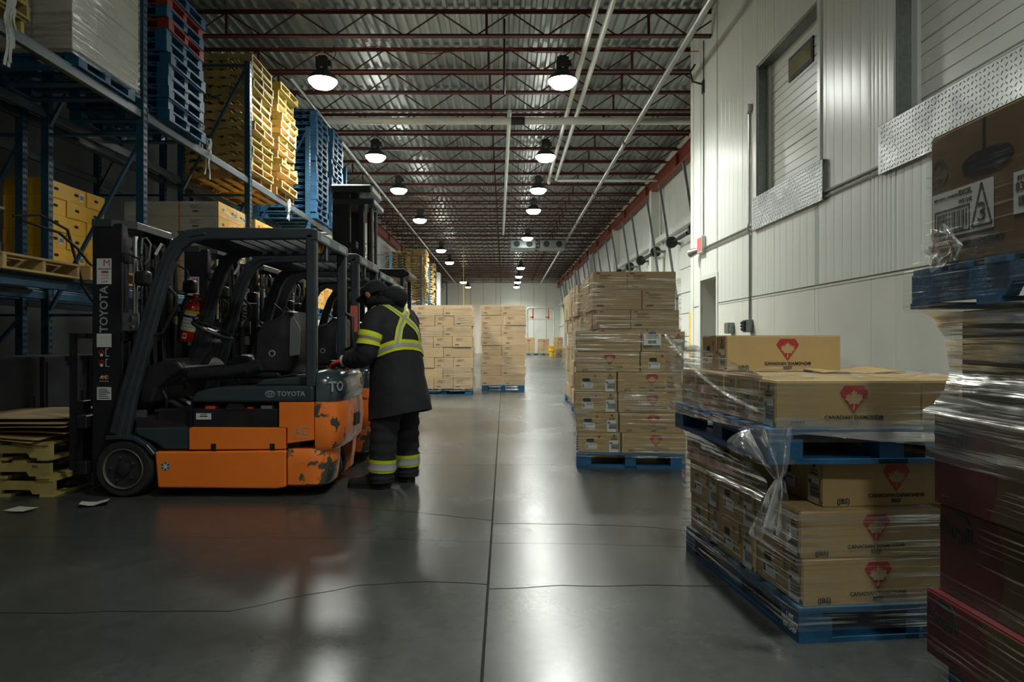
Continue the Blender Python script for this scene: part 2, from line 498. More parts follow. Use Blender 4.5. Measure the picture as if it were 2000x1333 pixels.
G().bx(XR - .1, XR, 14, YF, 2.6, 2.7).obj('girt', MAT['wall_white'], wr)
# far wall panel seams
wf = bpy.data.objects['wall_far']
for x in (-4.4, -3.2, -2.0, -.8, -.2, 1.6, 2.8, 4.0):
    G().bx(x - .012, x + .012, YF - .012, YF, 0, HD).obj('panel_seam', MAT['seam_grey'], wf)
G().bx(-.32, 0.08, YF - .1, YF, 0, HD).obj('column', MAT['wall_white'], wf)

# white panelled room on the right: core, then panels
D1, D2 = (8.10, 10.05, 2.92, 5.25), (4.35, 6.50, 2.92, 5.6)      # raised doors: y0 y1 z0 z1
PD = (12.0, 12.95, 0.0, 2.34)                                     # personnel door recess
core = G()
ys = sorted([YB, YO, D1[0], D1[1], D2[0], D2[1], PD[0], PD[1]])
zs = [0, PD[3], D1[2], D1[3], D2[3], HD]
for y0, y1 in zip(ys, ys[1:]):
    for z0, z1 in zip(zs, zs[1:]):
        yc, zc = (y0+y1)/2, (z0+z1)/2
        if any(a < yc < b and c < zc < d for a, b, c, d in (D1, D2, PD)): continue
        core.bx(XO + .03, XO + .34, y0, y1, z0, z1)
core.bx(XO + .34, XR + .2, YB, YO, 0, HD).bx(XO + .03, XR, YO - .05, YO, 0, HD)
wo = struct(core.obj('wall_office', MAT['panel_smooth']))
SEAM_Z = 1.86
def ribbed_panel(y0, y1, z0, z1):
    """steel skin with shallow vertical ribs, extruded in z"""
    prof = []; n = 6; w = (y1 - y0) / n
    prof.append((y0 + .004, XO + .03)); prof.append((y0 + .006, XO + .002))
    for i in range(n):
        a = y0 + i * w
        if i: prof += [(a - .008, XO + .0005), (a - .004, XO + .0022), (a + .004, XO + .0022), (a + .008, XO + .0005)]
        prof += [(a + w*q, XO + .0005 - .0014*math.sin(math.pi*q)) for q in (.2, .35, .5, .65, .8)]
    prof += [(y1 - .006, XO + .002), (y1 - .004, XO + .03)]
    g = G()
    n = len(prof)
    g.add([(x, y, z0) for y, x in prof] + [(x, y, z1) for y, x in prof],
          [(i, i+1, n+i+1, n+i) for i in range(n-1)])
    g.obj('wall_panel', MAT['panel_steel'], wo, smooth=True, angle=12)
PJ = [-8, -4.2, -2.98, -1.75, -.5, .72, 1.96, 3.2, 4.45, 5.7, 6.95, 8.2, 9.43, 10.68, 11.93, 13.0, YO]
def cut(a, b, bad):
    out = [(a, b)]
    for c, d in bad:
        out = [s for (p, q) in out for s in ((p, min(q, c)), (max(p, d), q)) if s[1] - s[0] > .03]
    return out
for y0, y1 in zip(PJ, PJ[1:]):
    # upper ribbed skin, clipped round the raised doors
    segs = []
    cuts = sorted({y0, y1, *[c for d in (D1, D2, PD) for c in d[:2] if y0 < c < y1]})
    for a, b in zip(cuts, cuts[1:]):
        if b - a < .02: continue
        m_ = (a + b) / 2
        for z0, z1 in cut(SEAM_Z + .012, HD, [(d[2], d[3]) for d in (D1, D2, PD) if d[0] < m_ < d[1]]):
            ribbed_panel(a, b, z0, z1)
        for z0, z1 in cut(0, SEAM_Z - .012, [(PD[2], PD[3])] if PD[0] < m_ < PD[1] else []):
            G().bx(XO, XO + .028, a + .004, b - .004, z0, z1).obj('wall_panel', MAT['panel_smooth'], wo)
G().bx(XO - .006, XO + .012, YB, PD[0] - .02, SEAM_Z - .03, SEAM_Z - .006).obj('trim_strip', MAT['wall_white'], wo)
G().bx(XO - .012, XO + .03, YO - .16, YO + .02, 0, HD).obj('corner_trim', MAT['panel_smooth'], wo)
G().bx(XO - .012, XO + .02, PD[0] - .09, PD[0], 0, PD[3] + .07).bx(XO - .012, XO + .02, PD[1], PD[1] + .09, 0, PD[3] + .07).bx(XO - .012, XO + .02, PD[0], PD[1], PD[3], PD[3] + .07).obj('door_trim', MAT['wall_white'], wo)
G().bx(XO + .3, XO + .33, PD[0], PD[1], 0, PD[3]).obj('personnel_door', MAT['galvanised'], wo)

# raised roll-up doors
def raised_door(n, d, window):
    y0, y1, z0, z1 = d
    r = struct(bpy.data.objects.new('door_%d' % n, None)); COL.objects.link(r); r.location = (XO, (y0+y1)/2, z0)
    h = (y1 - y0) / 2; H = z1 - z0
    nS = 5; hs = H / nS
    for i in range(nS):
        g = G()
        prof = [(.20, i*hs + .004), (.172, i*hs + .004), (.166, i*hs + .012)]
        for k in range(1, 4):
            zz = i*hs + hs * k / 4
            prof += [(.166, zz - .012), (.174, zz - .006), (.174, zz + .006), (.166, zz + .012)]
        prof += [(.166, (i+1)*hs - .012), (.172, (i+1)*hs - .004), (.20, (i+1)*hs - .004)]
        m_ = len(prof)
        g.add([(x, -h + .11, z) for x, z in prof] + [(x, h - .11, z) for x, z in prof], [(k, k+1, m_+k+1, m_+k) for k in range(m_-1)])
        g.obj('door_section', MAT['panel_steel'], r)
    G().bx(0, .2, h - .03, h, 0, H).obj('jamb', MAT['galvanised'], r)
    G().bx(0, .2, -h, -h + .03, 0, H).obj('jamb', MAT['galvanised'], r)
    G().bx(0, .2, -h, h, H - .03, H).obj('header', MAT['galvanised'], r)
    for s in (-1, 1):
        G().bx(.13, .166, min(s*(h-.03), s*(h-.12)), max(s*(h-.03), s*(h-.12)), 0, H).obj('door_track', MAT['panel_steel'], r)
        G().bx(-.022, .002, min(s*h, s*(h+.085)), max(s*h, s*(h+.085)), 0, H + .08).obj('door_frame', MAT['panel_steel'], r, bevel=.004)
    G().bx(-.022, .002, -h, h, H, H + .08).obj('door_frame', MAT['panel_steel'], r, bevel=.004)
    if window:
        y, z = -.12, H - .36
        w = G().bx(.150, .168, y - .37, y + .37, z - .165, z + .165).obj('window_frame', MAT['rubber_black'], r, bevel=.03, seg=3)
        G().bx(.146, .151, y - .32, y + .32, z - .115, z + .115).obj('pane', MAT['window_glass'], w)
    return r
raised_door(1, D1, True); raised_door(2, D2, False)

# diamond tread plates under them
def tread_lozenges(L_, H_):
    g = G(); p = .046
    for i in range(int(L_ / p)):
        for j in range(int(H_ / p)):
            y = (i + .5) * p; z = (j + .5) * p; s = 1 if (i + j) % 2 else -1
            a, b = .0195, .0065
            d = Vector((0, s * .7071, .7071)); q = Vector((0, -s * .7071, .7071)); c = Vector((0, y, z))
            pts = [c - d*a, c + q*b, c + d*a, c - q*b, c + Vector((-.0045, 0, 0)) - d*a*.5, c + Vector((-.0045, 0, 0)) + d*a*.5]
            g.add(pts, [(0, 1, 5, 4), (1, 2, 5), (2, 3, 4, 5), (3, 0, 4)])
    return g
for y0, y1, lab in ((7.9, 10.15, 'small'), (4.15, 6.72, 'large')):
    t = thing('tread_plate', 'bright diamond tread plate below the ' + ('windowed raised door' if lab == 'small' else 'raised door above the right-hand stack'), 'metal plate', (XO - .02, y0, 2.84))
    L_ = y1 - y0
    G().bx(-.03, -.024, 0, L_, 0, .47).obj('sheet', MAT['tread_plate'], t)
    G().bx(-.03, .017, 0, L_, -.004, 0).obj('bottom_flange', MAT['tread_plate'], t)
    G().bx(-.03, .017, 0, .004, 0, .1).obj('end_flange', MAT['tread_plate'], t)
    G().bx(-.03, .017, 0, L_, .466, .47).obj('top_flange', MAT['tread_plate'], t)
    o = tread_lozenges(L_, .47).obj('raised_lugs', MAT['tread_lug'], t, loc=(-.0295, 0, 0)); stuff(o)

# ---------------------------------------------------------------- ceiling: deck, joists, girders
g = G(); prof = []; x = -8.5
while x < XR + .3:
    prof += [(x, HD), (x + .06, HD), (x + .085, HD + .06), (x + .175, HD + .06), (x + .2, HD)]; x += .2
n = len(prof)
g.add([(px_, YB, z) for px_, z in prof] + [(px_, YF, z) for px_, z in prof], [(i, i+1, n+i+1, n+i) for i in range(n-1)])
ceiling = struct(g.obj('ceiling', MAT['deck_metal']))
JZ = 6.68
def joist_meshes():
    a = (-8.3, XR); c = MAT['joist_red']
    bot = G().bx(a[0], a[1], -.055, -.006, JZ, JZ + .008).bx(a[0], a[1], .006, .055, JZ, JZ + .008).bx(a[0], a[1], -.013, -.006, JZ, JZ + .055).bx(a[0], a[1], .006, .013, JZ, JZ + .055)
    top = G().bx(a[0], a[1], -.06, .06, HD - .012, HD - .002).bx(a[0], a[1], -.013, -.006, HD - .06, HD - .01).bx(a[0], a[1], .006, .013, HD - .06, HD - .01)
    web = G(); x = -8.2; pw = 1.28
    while x < XR - .2:
        web.cyl((x, 0, JZ + .02), (x + pw / 2, 0, HD - .03), .015, n=5, cap=False)
        web.cyl((x + pw / 2, 0, HD - .03), (x + pw, 0, JZ + .02), .015, n=5, cap=False)
        x += pw
    for x in (-5.0, -.32, 2.6):
        web.bx(x - .022, x + .022, -.03, .03, JZ, HD)
    return bot.mesh('bottom_chord', c), top.mesh('top_chord', c), web.mesh('web', c)
jb, jt, jw = joist_meshes()
JY = [-6, -4.4, -2.8, -1.2, .4, 2.0, 3.5, 5.0, 6.5, 8.0, 9.5, 10.9, 12.30, 13.90, 15.12, 16.28, 17.9, 19.6, 21.0, 22.5, 24.1, 25.8]
while JY[-1] < YF - 2: JY.append(JY[-1] + 1.6)
for y in JY:
    j = inst('roof_joist', jb, ceiling, (0, y, 0))
    inst('top_chord', jt, j); inst('web', jw, j)
def ibeam(x, y0, y1, z0, z1, w=.2):
    t = .016
    return G().bx(x - w/2, x + w/2, y0, y1, z0, z0 + t).bx(x - w/2, x + w/2, y0, y1, z1 - t, z1).bx(x - .006, x + .006, y0, y1, z0, z1)
tr = ibeam(XR - .2, YO, YF, 6.28, 6.68).obj('trim_1', MAT['girder_red']); struct(tr)
for y in [YO + 2 + 4.3*k for k in range(12)]:
    G().bx(XR - .3, XR - .1, y - .006, y + .006, 6.296, 6.664).obj('stiffener', MAT['girder_red'], tr)
tr = ibeam(XL + .16, 19.5, YF, 6.28, 6.68).obj('trim_2', MAT['girder_red']); struct(tr)
for y in [22 + 4.3*k for k in range(10)]:
    G().bx(XL + .06, XL + .26, y - .006, y + .006, 6.296, 6.664).obj('stiffener', MAT['girder_red'], tr)

# ---------------------------------------------------------------- lamps
emit('lamp_glow', LAMP_COL, LAMP)
emit('lamp_glow_amber', (1.0, .45, .16), 8.0)
def lamp_meshes(mg):
    return G().lathe([(.26, .02), (.268, -.01), (.25, -.045), (.205, -.09), (.18, -.115), (.10, -.126), (.0, -.128)], 20).mesh('lens_bowl', MAT[mg], True, 60)
LB = {k: lamp_meshes(k) for k in ('lamp_glow', 'lamp_glow_amber')}
ld = G().lathe([(.275, .0), (.275, .03), (.22, .10), (.14, .17), (.115, .21)], 20, cap=False).mesh('reflector', MAT['lamp_body'], True, 50)
lh = G().bx(-.11, .11, -.11, .11, .21, .42).bx(-.07, .07, -.07, .07, .42, .46).bx(.11, .16, -.06, .06, .25, .36).mesh('ballast_housing', MAT['lamp_body'])
lk = G().tube([(0, 0, .44), (.03, 0, .47), (.035, 0, .51), (0, 0, .54), (-.03, 0, .51), (-.012, 0, .485)], .006, 6).cyl((0, 0, .54), (0, 0, 1.05), .004, n=5).mesh('hook', MAT['steel_pipe'])
lc = G().tube([(.1, 0, .38), (.2, .02, .42), (.24, .03, .55), (.2, .02, .68)], .008, 6).mesh('cable', MAT['rubber_black'])
def downlight(w, col):
    l = bpy.data.lights.new('downlight', 'SPOT'); l.energy = w; l.color = col; l.spot_size = math.radians(158); l.spot_blend = 1.0; l.shadow_soft_size = .2
    return l
DL = {'lamp_glow': downlight(LAMP_W, LAMP_COL), 'near': downlight(LAMP_W_NEAR, LAMP_COL), 'back': downlight(LAMP_W_BACK, LAMP_COL), 'lamp_glow_amber': downlight(500, (1, .5, .2))}
def lamp(x, y, z, label, kind='lamp_glow', grp='lit high-bay lamps', dl=None):
    t = thing('high_bay_lamp', label, 'lamp', (x, y, z), 0, grp)
    inst('lens_bowl', LB[kind], t); inst('reflector', ld, t); inst('ballast_housing', lh, t); inst('hook', lk, t); inst('cable', lc, t)
    inst('downlight', DL[dl or kind], t, (0, 0, -.16))
LZ = 6.12
for i, y in enumerate((12.9, 18.2, 22.2, 27.7, 37.0, 42.7, 57.0)):
    lamp(-3.43, y, LZ, '%s lit high-bay lamp in the left row above the racks, counted from the front' % ORD[i+1])
for i, y in enumerate((12.9, 18.2, 22.2, 25.7, 32.6, 45.8, 52.0, 57.0)):
    lamp(1.1, y, LZ, '%s lit high-bay lamp in the right row over the aisle, counted from the front' % ORD[i+1])
lamp(-3.3, 62.0, LZ, 'amber glowing high-bay lamp at the far end wall', 'lamp_glow_amber')
lamp(1.1, 62.0, LZ, 'last white high-bay lamp of the aisle by the far end wall')
lamp(1.1, 2.2, LZ, 'lit high-bay lamp over the near end of the aisle, just above the picture', dl='near')
lamp(1.1, -2.6, LZ, 'unseen high-bay lamp added behind the viewer to light the nearest forklift', dl='back')  # added out of view to brighten the forklift's near side

# ---------------------------------------------------------------- pipes, cords and wall fixtures
def run(name, label, cat, pts, r, m, group=None, couplings=(), n=10):
    t = thing(name, label, cat, pts[0], 0, group)
    o = Vector(pts[0]); L_ = [Vector(p) - o for p in pts]
    G().tube(L_, r, n).obj('pipe', MAT[m], t, smooth=True)
    for c, w, cm in couplings:
        c = Vector(c) - o; d = (L_[1] - L_[0]).normalized()
        G().cyl(c - d*w/2, c + d*w/2, r*1.12, n=n).obj('coupling', MAT[cm], t, smooth=True)
    return t
run('sprinkler_pipe', 'steel sprinkler pipe running the length of the aisle under the joists, right', 'pipe', [(3.08, 6, 6.3), (3.2, 60, 6.3)], .055, 'steel_pipe',
    couplings=[((3.09, y, 6.3), .12, 'girder_red') for y in (17.5, 23.5, 29.5, 35.5)] )
run('sprinkler_pipe', 'thin steel pipe running over the left racks toward the far wall', 'pipe', [(-4.15, 13.2, 6.3), (-4.3, 63, 6.3)], .042, 'steel_pipe',
    couplings=[((-4.17, y, 6.3), .12, 'girder_red') for y in (21, 27, 33, 39)])
run('drain_pipe', 'thick white pipe crossing the ceiling below the joists, with black sleeve', 'pipe', [(-6.0, 16.0, 6.36), (4.9, 16.0, 6.36)], .085, 'pvc_white',
    couplings=[((.32, 16.0, 6.36), .32, 'rubber_black'), ((-1.35, 16, 6.36), .04, 'pvc_white'), ((-3, 16, 6.36), .04, 'pvc_white')], n=16)
run('conduit_pipe', 'left one of two parallel white pipes through the joists', 'pipe', [(1.47, 7, 6.55), (1.47, 22.7, 6.55), (1.5, 22.9, 6.5)], .05, 'pvc_white')
run('conduit_pipe', 'right one of two parallel white pipes, turning toward the right wall', 'pipe', [(1.71, 7, 6.55), (1.71, 22.6, 6.55), (1.78, 22.7, 6.55), (5.1, 22.7, 6.55), (5.2, 22.7, 6.48), (5.2, 22.7, 4.5), (5.3, 22.7, 4.4)], .05, 'pvc_white')
run('conduit_pipe', 'white pipe along the middle of the ceiling, farther down the aisle', 'pipe', [(.12, 15.8, 6.52), (-.05, 34, 6.52)], .05, 'pvc_white')
run('ceiling_cable', 'red wire sagging along the ceiling joists', 'cord', [(-4.4 + .5*i, 13.0 + .12*math.sin(i*1.3), 6.78 - .06*abs(math.sin(i*.8))) for i in range(20)], .008, 'cord_red', n=5)
run('hanging_rope', 'yellow cord hanging beside the tall black mast', 'cord', [(-4.45, 24.6, 6.7), (-4.9, 24.4, 4.6)], .012, 'cord_yellow', n=5)
run('hanging_rope', 'yellow cord hanging over the wrapped load far down the aisle', 'cord', [(-2.4, 40, 6.7), (-2.38, 40, 2.6)], .02, 'cord_yellow', n=5)
run('drop_rod', 'thin vertical pipe hanging from the deck near the front lamps', 'pipe', [(0, 12.6, 7.15), (0, 12.6, 6.45), (0, 12.6, 5.75)], .02, 'steel_black', n=6)
# evaporators far down
for i, x in enumerate((.95, 2.45)):
    t = thing('ceiling_cooler', '%s of two grey box coolers hung under the ceiling far down the aisle' % ('left', 'right')[i], 'cooler unit', (x, 34.5, 5.9))
    G().bx(-.65, .65, 0, 1.2, 0, .42).obj('casing', MAT['galvanised'], t, bevel=.02)
    for k in (-.32, .32): G().cyl((k, -.02, .21), (k, .01, .21), .16, n=14).obj('fan_ring', MAT['steel_black'], t)
    for a in (-.6, .6): G().bx(a - .01, a + .01, .5, .52, .42, 1.26).obj('hanger', MAT['steel_pipe'], t)

# dock doors on the right wall
def dock_door(i, y):
    t = thing('dock_door', 'white sectional dock door with leaning steel tracks, %s beyond the white room' % ORD[i+1], 'dock door', (XR, y, 0), 0, 'dock doors along the right wall')
    for k in range(6): G().bx(-.07, -.02, -1.25, 1.25, .02 + k*.66, .66 + k*.66).obj('door_section', MAT['wall_white'], t, bevel=.008)
    for s in (-1, 1):
        G().beam((-.1, s*1.36, .1), (-.1, s*1.36, 2.5), .05, .07, (1,0,0)).obj('track', MAT['galvanised'], t)
        G().beam((-.1, s*1.36, 2.45), (-.62, s*1.36, 5.9), .05, .07, (1,0,0)).obj('track', MAT['galvanised'], t)
        G().cyl((-.3, s*1.15, 4.15), (-.3, s*1.3, 4.15), .17, n=14).obj('cable_drum', MAT['steel_black'], t)
        G().bx(-.3, -.0, s*1.36 - .03, s*1.36 + .03, 4.1, 4.18).obj('bracket', MAT['galvanised'], t)
    G().cyl((-.3, -1.34, 4.15), (-.3, 1.34, 4.15), .022, n=8).obj('torsion_shaft', MAT['steel_black'], t)
    G().cyl((-.3, -.6, 4.15), (-.3, .4, 4.15), .06, n=10).obj('torsion_spring', MAT['steel_black'], t)
for i in range(9): dock_door(i, 19.2 + 4.6*i)

# fixtures on the white room wall
t = thing('emergency_light', 'red and white emergency light box high on the white wall', 'emergency light', (XO, 12.75, 2.84))
G().bx(-.09, -.01, -.14, .14, 0, .32).obj('housing', MAT['white_sticker'], t, bevel=.01)
G().bx(-.096, -.09, -.12, .12, .04, .28).obj('front_cover', MAT['pink_tape'], t)
G().cyl((-.05, .16, .08), (-.16, .34, .04), .05, .085, n=14).obj('lamp_head', MAT['steel_pipe'], t, smooth=True)
G().cyl((-.05, .1, .08), (-.06, .2, .07), .02, n=8).obj('swivel', MAT['plastic_black'], t)
run('wall_conduit', 'pair of steel conduits along the white wall behind the tread plates', 'conduit', [(XO - .02, 12.6, 2.93), (XO - .02, 2.0, 2.93)], .014, 'steel_pipe', n=6)
run('wall_conduit', 'lower steel conduit just under the twin along the white wall', 'conduit', [(XO - .02, 12.6, 2.87), (XO - .02, 2.0, 2.87)], .011, 'steel_pipe', n=6)
run('wall_conduit', 'thin vertical steel conduit above the emergency light', 'conduit', [(XO - .018, 12.72, 3.16), (XO - .018, 12.72, 6.8)], .012, 'steel_pipe', n=6)
run('wall_conduit', 'vertical grey conduit from the white alarm disc down to the switch box', 'conduit', [(XO - .02, 10.34, 4.68), (XO - .02, 10.34, 3.0), (XO - .05, 10.33, 2.9), (XO - .02, 10.32, 2.8), (XO - .02, 10.32, 1.5)], .016, 'steel_pipe', n=6)
t = thing('alarm_disc', 'small round white alarm on the wall beside the windowed door', 'alarm', (XO, 10.34, 4.72))
G().cyl((-.01, 0, 0), (-.06, 0, 0), .075, n=18).obj('disc', MAT['white_sticker'], t, bevel=.006)
G().bx(-.03, 0, -.05, .05, -.06, .06).obj('back_box', MAT['steel_pipe'], t)
t = thing('switch_box', 'grey push-button switch box at the foot of the conduit', 'switch box', (XO, 10.3, 1.33))
G().bx(-.11, 0, -.07, .07, 0, .19).obj('box_body', MAT['galvanised'], t, bevel=.005)
G().bx(-.14, -.11, -.05, .05, .02, .17).obj('cover', MAT['plastic_black'], t)
for k, m_ in enumerate(('print_grey', 'print_red', 'print_black')): G().cyl((-.14, .02, .05 + k*.045), (-.16, .02, .05 + k*.045), .014, n=8).obj('button', MAT[m_], t)
t = thing('junction_box', 'plain grey junction box on the wall above the beef cartons', 'junction box', (XO, 11.15, 1.32))
G().bx(-.1, 0, -.09, .09, 0, .18).obj('box_body', MAT['galvanised'], t, bevel=.005)
G().bx(-.112, -.1, -.085, .085, .005, .175).obj('cover', MAT['steel_pipe'], t)
t = thing('wall_bracket', 'small black bracket high on the white wall near its corner', 'bracket', (XO, 12.75, 5.95))
G().bx(-.03, 0, -.05, .05, -.12, .12).obj('plate', MAT['steel_black'], t)
G().tube([(-.03, 0, .05), (-.2, .05, .12), (-.24, .06, .3), (-.14, .1, .46)], .018, 6).obj('arm', MAT['steel_black'], t)
# kerb and yellow guard by the corner
tag(G().prism([(XO - .25, .0), (XO + .25, 0), (XO + .25, .36), (XO - .2, .36), (XO - .25, .3)], YO - .1, YO + .75, 'y').obj('concrete_kerb', MAT['concrete'], bevel=.015), 'low concrete kerb at the foot of the white corner', 'kerb')
t = thing('guard_rail', 'yellow steel guard with basket beside the white corner', 'guard rail', (4.2, 15.2, 0))
G().bx(-.07, .07, -.07, .07, 0, 1.86).obj('post', MAT['yellow_safety'], t, bevel=.01)
G().bx(.07, .75, -.04, .04, 1.5, 1.66).obj('rail', MAT['yellow_safety'], t, bevel=.01)
G().bx(.07, .75, -.03, .03, .82, .88).obj('rail', MAT['yellow_safety'], t)
for k in range(7): G().bx(-.02, .75, -.12, -.1, .12 + k*.07, .14 + k*.07).obj('basket_wire', MAT['yellow_safety'], t)
for k in range(8): G().bx(.0 + k*.1, .02 + k*.1, -.12, -.1, .1, .62).obj('basket_wire', MAT['yellow_safety'], t)
G().tube([(.2, 0, 1.66), (.18, 0, 1.9), (.3, 0, 1.98), (.38, 0, 1.86)], .012, 6).obj('hook', MAT['steel_black'], t)
G().lathe([(.13, -.03), (.17, 0), (.13, .03), (.10, 0), (.13, -.03)], 16, (.38, -.06, 1.25)).obj('ring', MAT['yellow_safety'], t)

# ---------------------------------------------------------------- pallets
def block_pallet_meshes(m, s):
    tb = G().bx(-.045, .045, -.51, .51, .118, .14).mesh('top_board', MAT[m])
    tb2 = G().bx(-.07, .07, -.51, .51, .118, .14).mesh('top_board', MAT[m])
    st = G().bx(-.61, .61, -.05, .05, .098, .118).mesh('stringer_board', MAT[m])
    bl = G().bx(-.06, .06, -.05, .05, .02, .098).mesh('block', MAT[m])
    ble = G().bx(-.07, .07, -.07, .07, .02, .098).mesh('block', MAT[m])
    bb = G().bx(-.61, .61, -.06, .06, 0, .02).mesh('bottom_board', MAT[m])
    bb2 = G().bx(-.06, .06, -.39, .39, 0, .0199).mesh('bottom_board', MAT[m])
    return dict(tb=tb, tb2=tb2, st=st, bl=bl, ble=ble, bb=bb, bb2=bb2)
BP = {m: block_pallet_meshes(m, 0) for m in ('pallet_blue', 'pallet_red')}
def block_pallet(m, loc, rz, label, group=None, tx=0, ty=0):
    k = BP[m]
    t = thing('pallet', label, 'pallet', loc, rz, group)
    t.rotation_euler = (tx, ty, rz)
    for x in (-.54, .54): inst('top_board', k['tb2'], t, (x, 0, 0))
    for i in range(5): inst('top_board', k['tb'], t, (-.35 + .175*i, 0, 0))
    for y in (-.46, 0, .46):
        inst('stringer_board', k['st'], t, (0, y, 0)); inst('bottom_board', k['bb'], t, (0, y*.978, 0))
        for x in (-.54, 0, .54): inst('block', k['ble'] if x and y else k['bl'], t, (x, y*.957 if y else 0, 0))
    for x in (-.55, .55): inst('bottom_board', k['bb2'], t, (x, 0, 0))
    return t
def stringer_pallet_meshes(m):
    tb = G().bx(-.045, .045, -.51, .51, .118, .138).mesh('top_board', MAT[m])
    tb2 = G().bx(-.065, .065, -.51, .51, .118, .138).mesh('top_board', MAT[m])
    prof = [(-.61, .02), (-.45, .02), (-.43, .055), (-.22, .055), (-.2, .02), (.2, .02), (.22, .055), (.43, .055), (.45, .02), (.61, .02), (.61, .118), (-.61, .118)]
    st = G().prism(prof, -.02, .02, 'y').mesh('stringer', MAT[m])
    bb = G().bx(-.05, .05, -.51, .51, 0, .02).mesh('bottom_board', MAT[m])
    return dict(tb=tb, tb2=tb2, st=st, bb=bb)
SP = {m: stringer_pallet_meshes(m) for m in ('pallet_wood', 'pallet_yellow')}
def stringer_pallet(m, loc, rz, label, group=None, rnd=random):
    k = SP[m]
    t = thing('pallet', label, 'pallet', loc, rz, group)
    for i in range(7):
        if rnd.random() < .05: continue
        inst('top_board', k['tb2'] if i in (0, 6) else k['tb'], t, (-.545 + 1.09*i/6 + rnd.uniform(-.01, .01), rnd.uniform(-.008, .008), 0), (0, 0, rnd.uniform(-.012, .012)))
    for y in (-.485, 0, .485): inst('stringer', k['st'], t, (0, y, 0))
    for x in (-.56, -.22, 0, .22, .56): inst('bottom_board', k['bb'], t, (x, rnd.uniform(-.006, .006), 0))
    return t

# ---------------------------------------------------------------- cartons
CM = {}
def carton_mesh(L_, W_, H_, m):
    key = (L_, W_, H_, m)
    if key not in CM:
        import bmesh
        a, b = L_/2 - .0015, W_/2 - .0015
        g = G().bx(-a, a, -b, b, 0, H_ - .0045)
        me = g.mesh('carton', MAT[m])
        bm = bmesh.new(); bm.from_mesh(me)
        bmesh.ops.bevel(bm, geom=list(bm.edges), offset=.004, segments=2, affect='EDGES', profile=.6)
        bm.to_mesh(me); bm.free()
        CM[key] = me
        f = G().bx(-a + .003, a - .003, .003, b - .002, H_ - .005, H_ - .001).mesh('flap', MAT[m])
        CM[key + ('flap',)] = f
        CM[key + ('tape',)] = G().bx(-a - .0008, a + .0008, -.026, .026, H_ - .001, H_ - .0004).bx(-a - .0012, -a - .0002, -.026, .026, H_ - .07, H_ - .0006).bx(a + .0002, a + .0012, -.026, .026, H_ - .07, H_ - .0006).mesh('tape', MAT['tape'])
    return CM[key]
def carton(size, m, loc, rz, label, group=None, tape=True, name='carton', cat='box'):
    L_, W_, H_ = size
    t = thing(name, label, cat, loc, rz, group)
    inst('body', carton_mesh(L_, W_, H_, m), t)
    f = CM[(L_, W_, H_, m, 'flap')]
    inst('flap', f, t); inst('flap', f, t, (0, 0, 0), (0, 0, math.pi))
    if tape: inst('tape', CM[(L_, W_, H_, m, 'tape')], t)
    return t

# shared print meshes
ME['stk_small'] = flat_mesh('sticker', [(-.055, -.028), (.055, -.028), (.055, .028), (-.055, .028)], 'white_sticker')
ME['stk_tall'] = flat_mesh('sticker', [(-.042, -.055), (.042, -.055), (.042, .055), (-.042, .055)], 'white_sticker')
ME['code_small'] = barcode_mesh(.02, .034, 9)
ME['hand_hole'] = flat_mesh('hand_hole', [(.042*math.copysign(1, math.cos(a))*abs(math.cos(a))**.6, .018*math.copysign(1, math.sin(a))*abs(math.sin(a))**.7) for a in [i*math.pi/8 for i in range(16)]], 'hole_dark')
ME['corner_flap'] = G().bx(-.055, .055, -.08, .08, 0, .003).mesh('end_flap', MAT['card_beef'])
ME['tuck_flap'] = G().prism([(-.05, .05), (-.05, -.03), (-.035, -.05), (.035, -.05), (.05, -.03), (.05, .05)], 0, .004, 'z').mesh('tuck_flap', MAT['card_beef'])
ME['print_line'] = G().bx(-.03, .03, -.004, .004, 0, .0005).bx(-.026, .026, .012, .017, 0, .0005).mesh('print', MAT['print_black'])
def beef_long(t, side=-1, H_=.19, faint=False):
    """printed long face (local y = side*.2)"""
    r = (1, 0, 0) if side < 0 else (-1, 0, 0); y = side * .1998
    e = put('emblem', ME['diamond'], t, r, (0,0,1), (.02, y, .115))
    put('leaf', ME['leaf'], e, (1,0,0), (0,1,0), (0, -.004, .0004))
    text('CANADIAN DIAMOND®', .022, 'print_black', t, r, (0,0,1), (.02, y, .043), bold=.02)
    text('BEEF', .022, 'print_black', t, r, (0,0,1), (.02, y, .021), bold=.02)
    text('(JBS)', .03, 'print_black', t, r, (0,0,1), (-.21, y, .022), bold=.015)
def beef_end(t, side=-1, axis='x'):
    """end face (local x = side*.3): labels, hand hole, flaps"""
    x = side * .2998; r = (0, -1, 0) if side < 0 else (0, 1, 0); s = -1 if side < 0 else 1
    def at(u, z): return (x, s * u, z)
    put('end_flap', ME['corner_flap'], t, r, (0,0,1), (x, s*.14, .103))
    put('tuck_flap', ME['tuck_flap'], t, r, (0,0,1), (x, s*.0, .138))
    put('emblem', flat_small, t, r, (0,0,1), (x + s*.005, s*.0, .145))
    put('hand_hole', ME['hand_hole'], t, r, (0,0,1), at(-.08, .115))
    k = put('sticker', ME['stk_small'], t, r, (0,0,1), at(-.075, .06)); put('barcode', ME['code_small'], k, (1,0,0), (0,1,0), (-.04, .0, .0006)); text('BF050828', .014, 'print_black', k, (1,0,0), (0,1,0), (.012, .014, .0006))
    k = put('sticker', ME['stk_tall'], t, r, (0,0,1), (x + s*.0032, s*.135, .06)); put('barcode', ME['barcode_tall'], k, (0,1,0), (-1,0,0), (.012, 0, .0006)); text('M', .03, 'print_black', k, (1,0,0), (0,1,0), (-.025, .03, .0006))
    put('leaf', ME['leaf_small'], t, r, (0,0,1), (x + s*.0032, s*.14, .158))
    put('print', ME['print_line'], t, r, (0,0,1), (x + s*.0032, s*.14, .128))
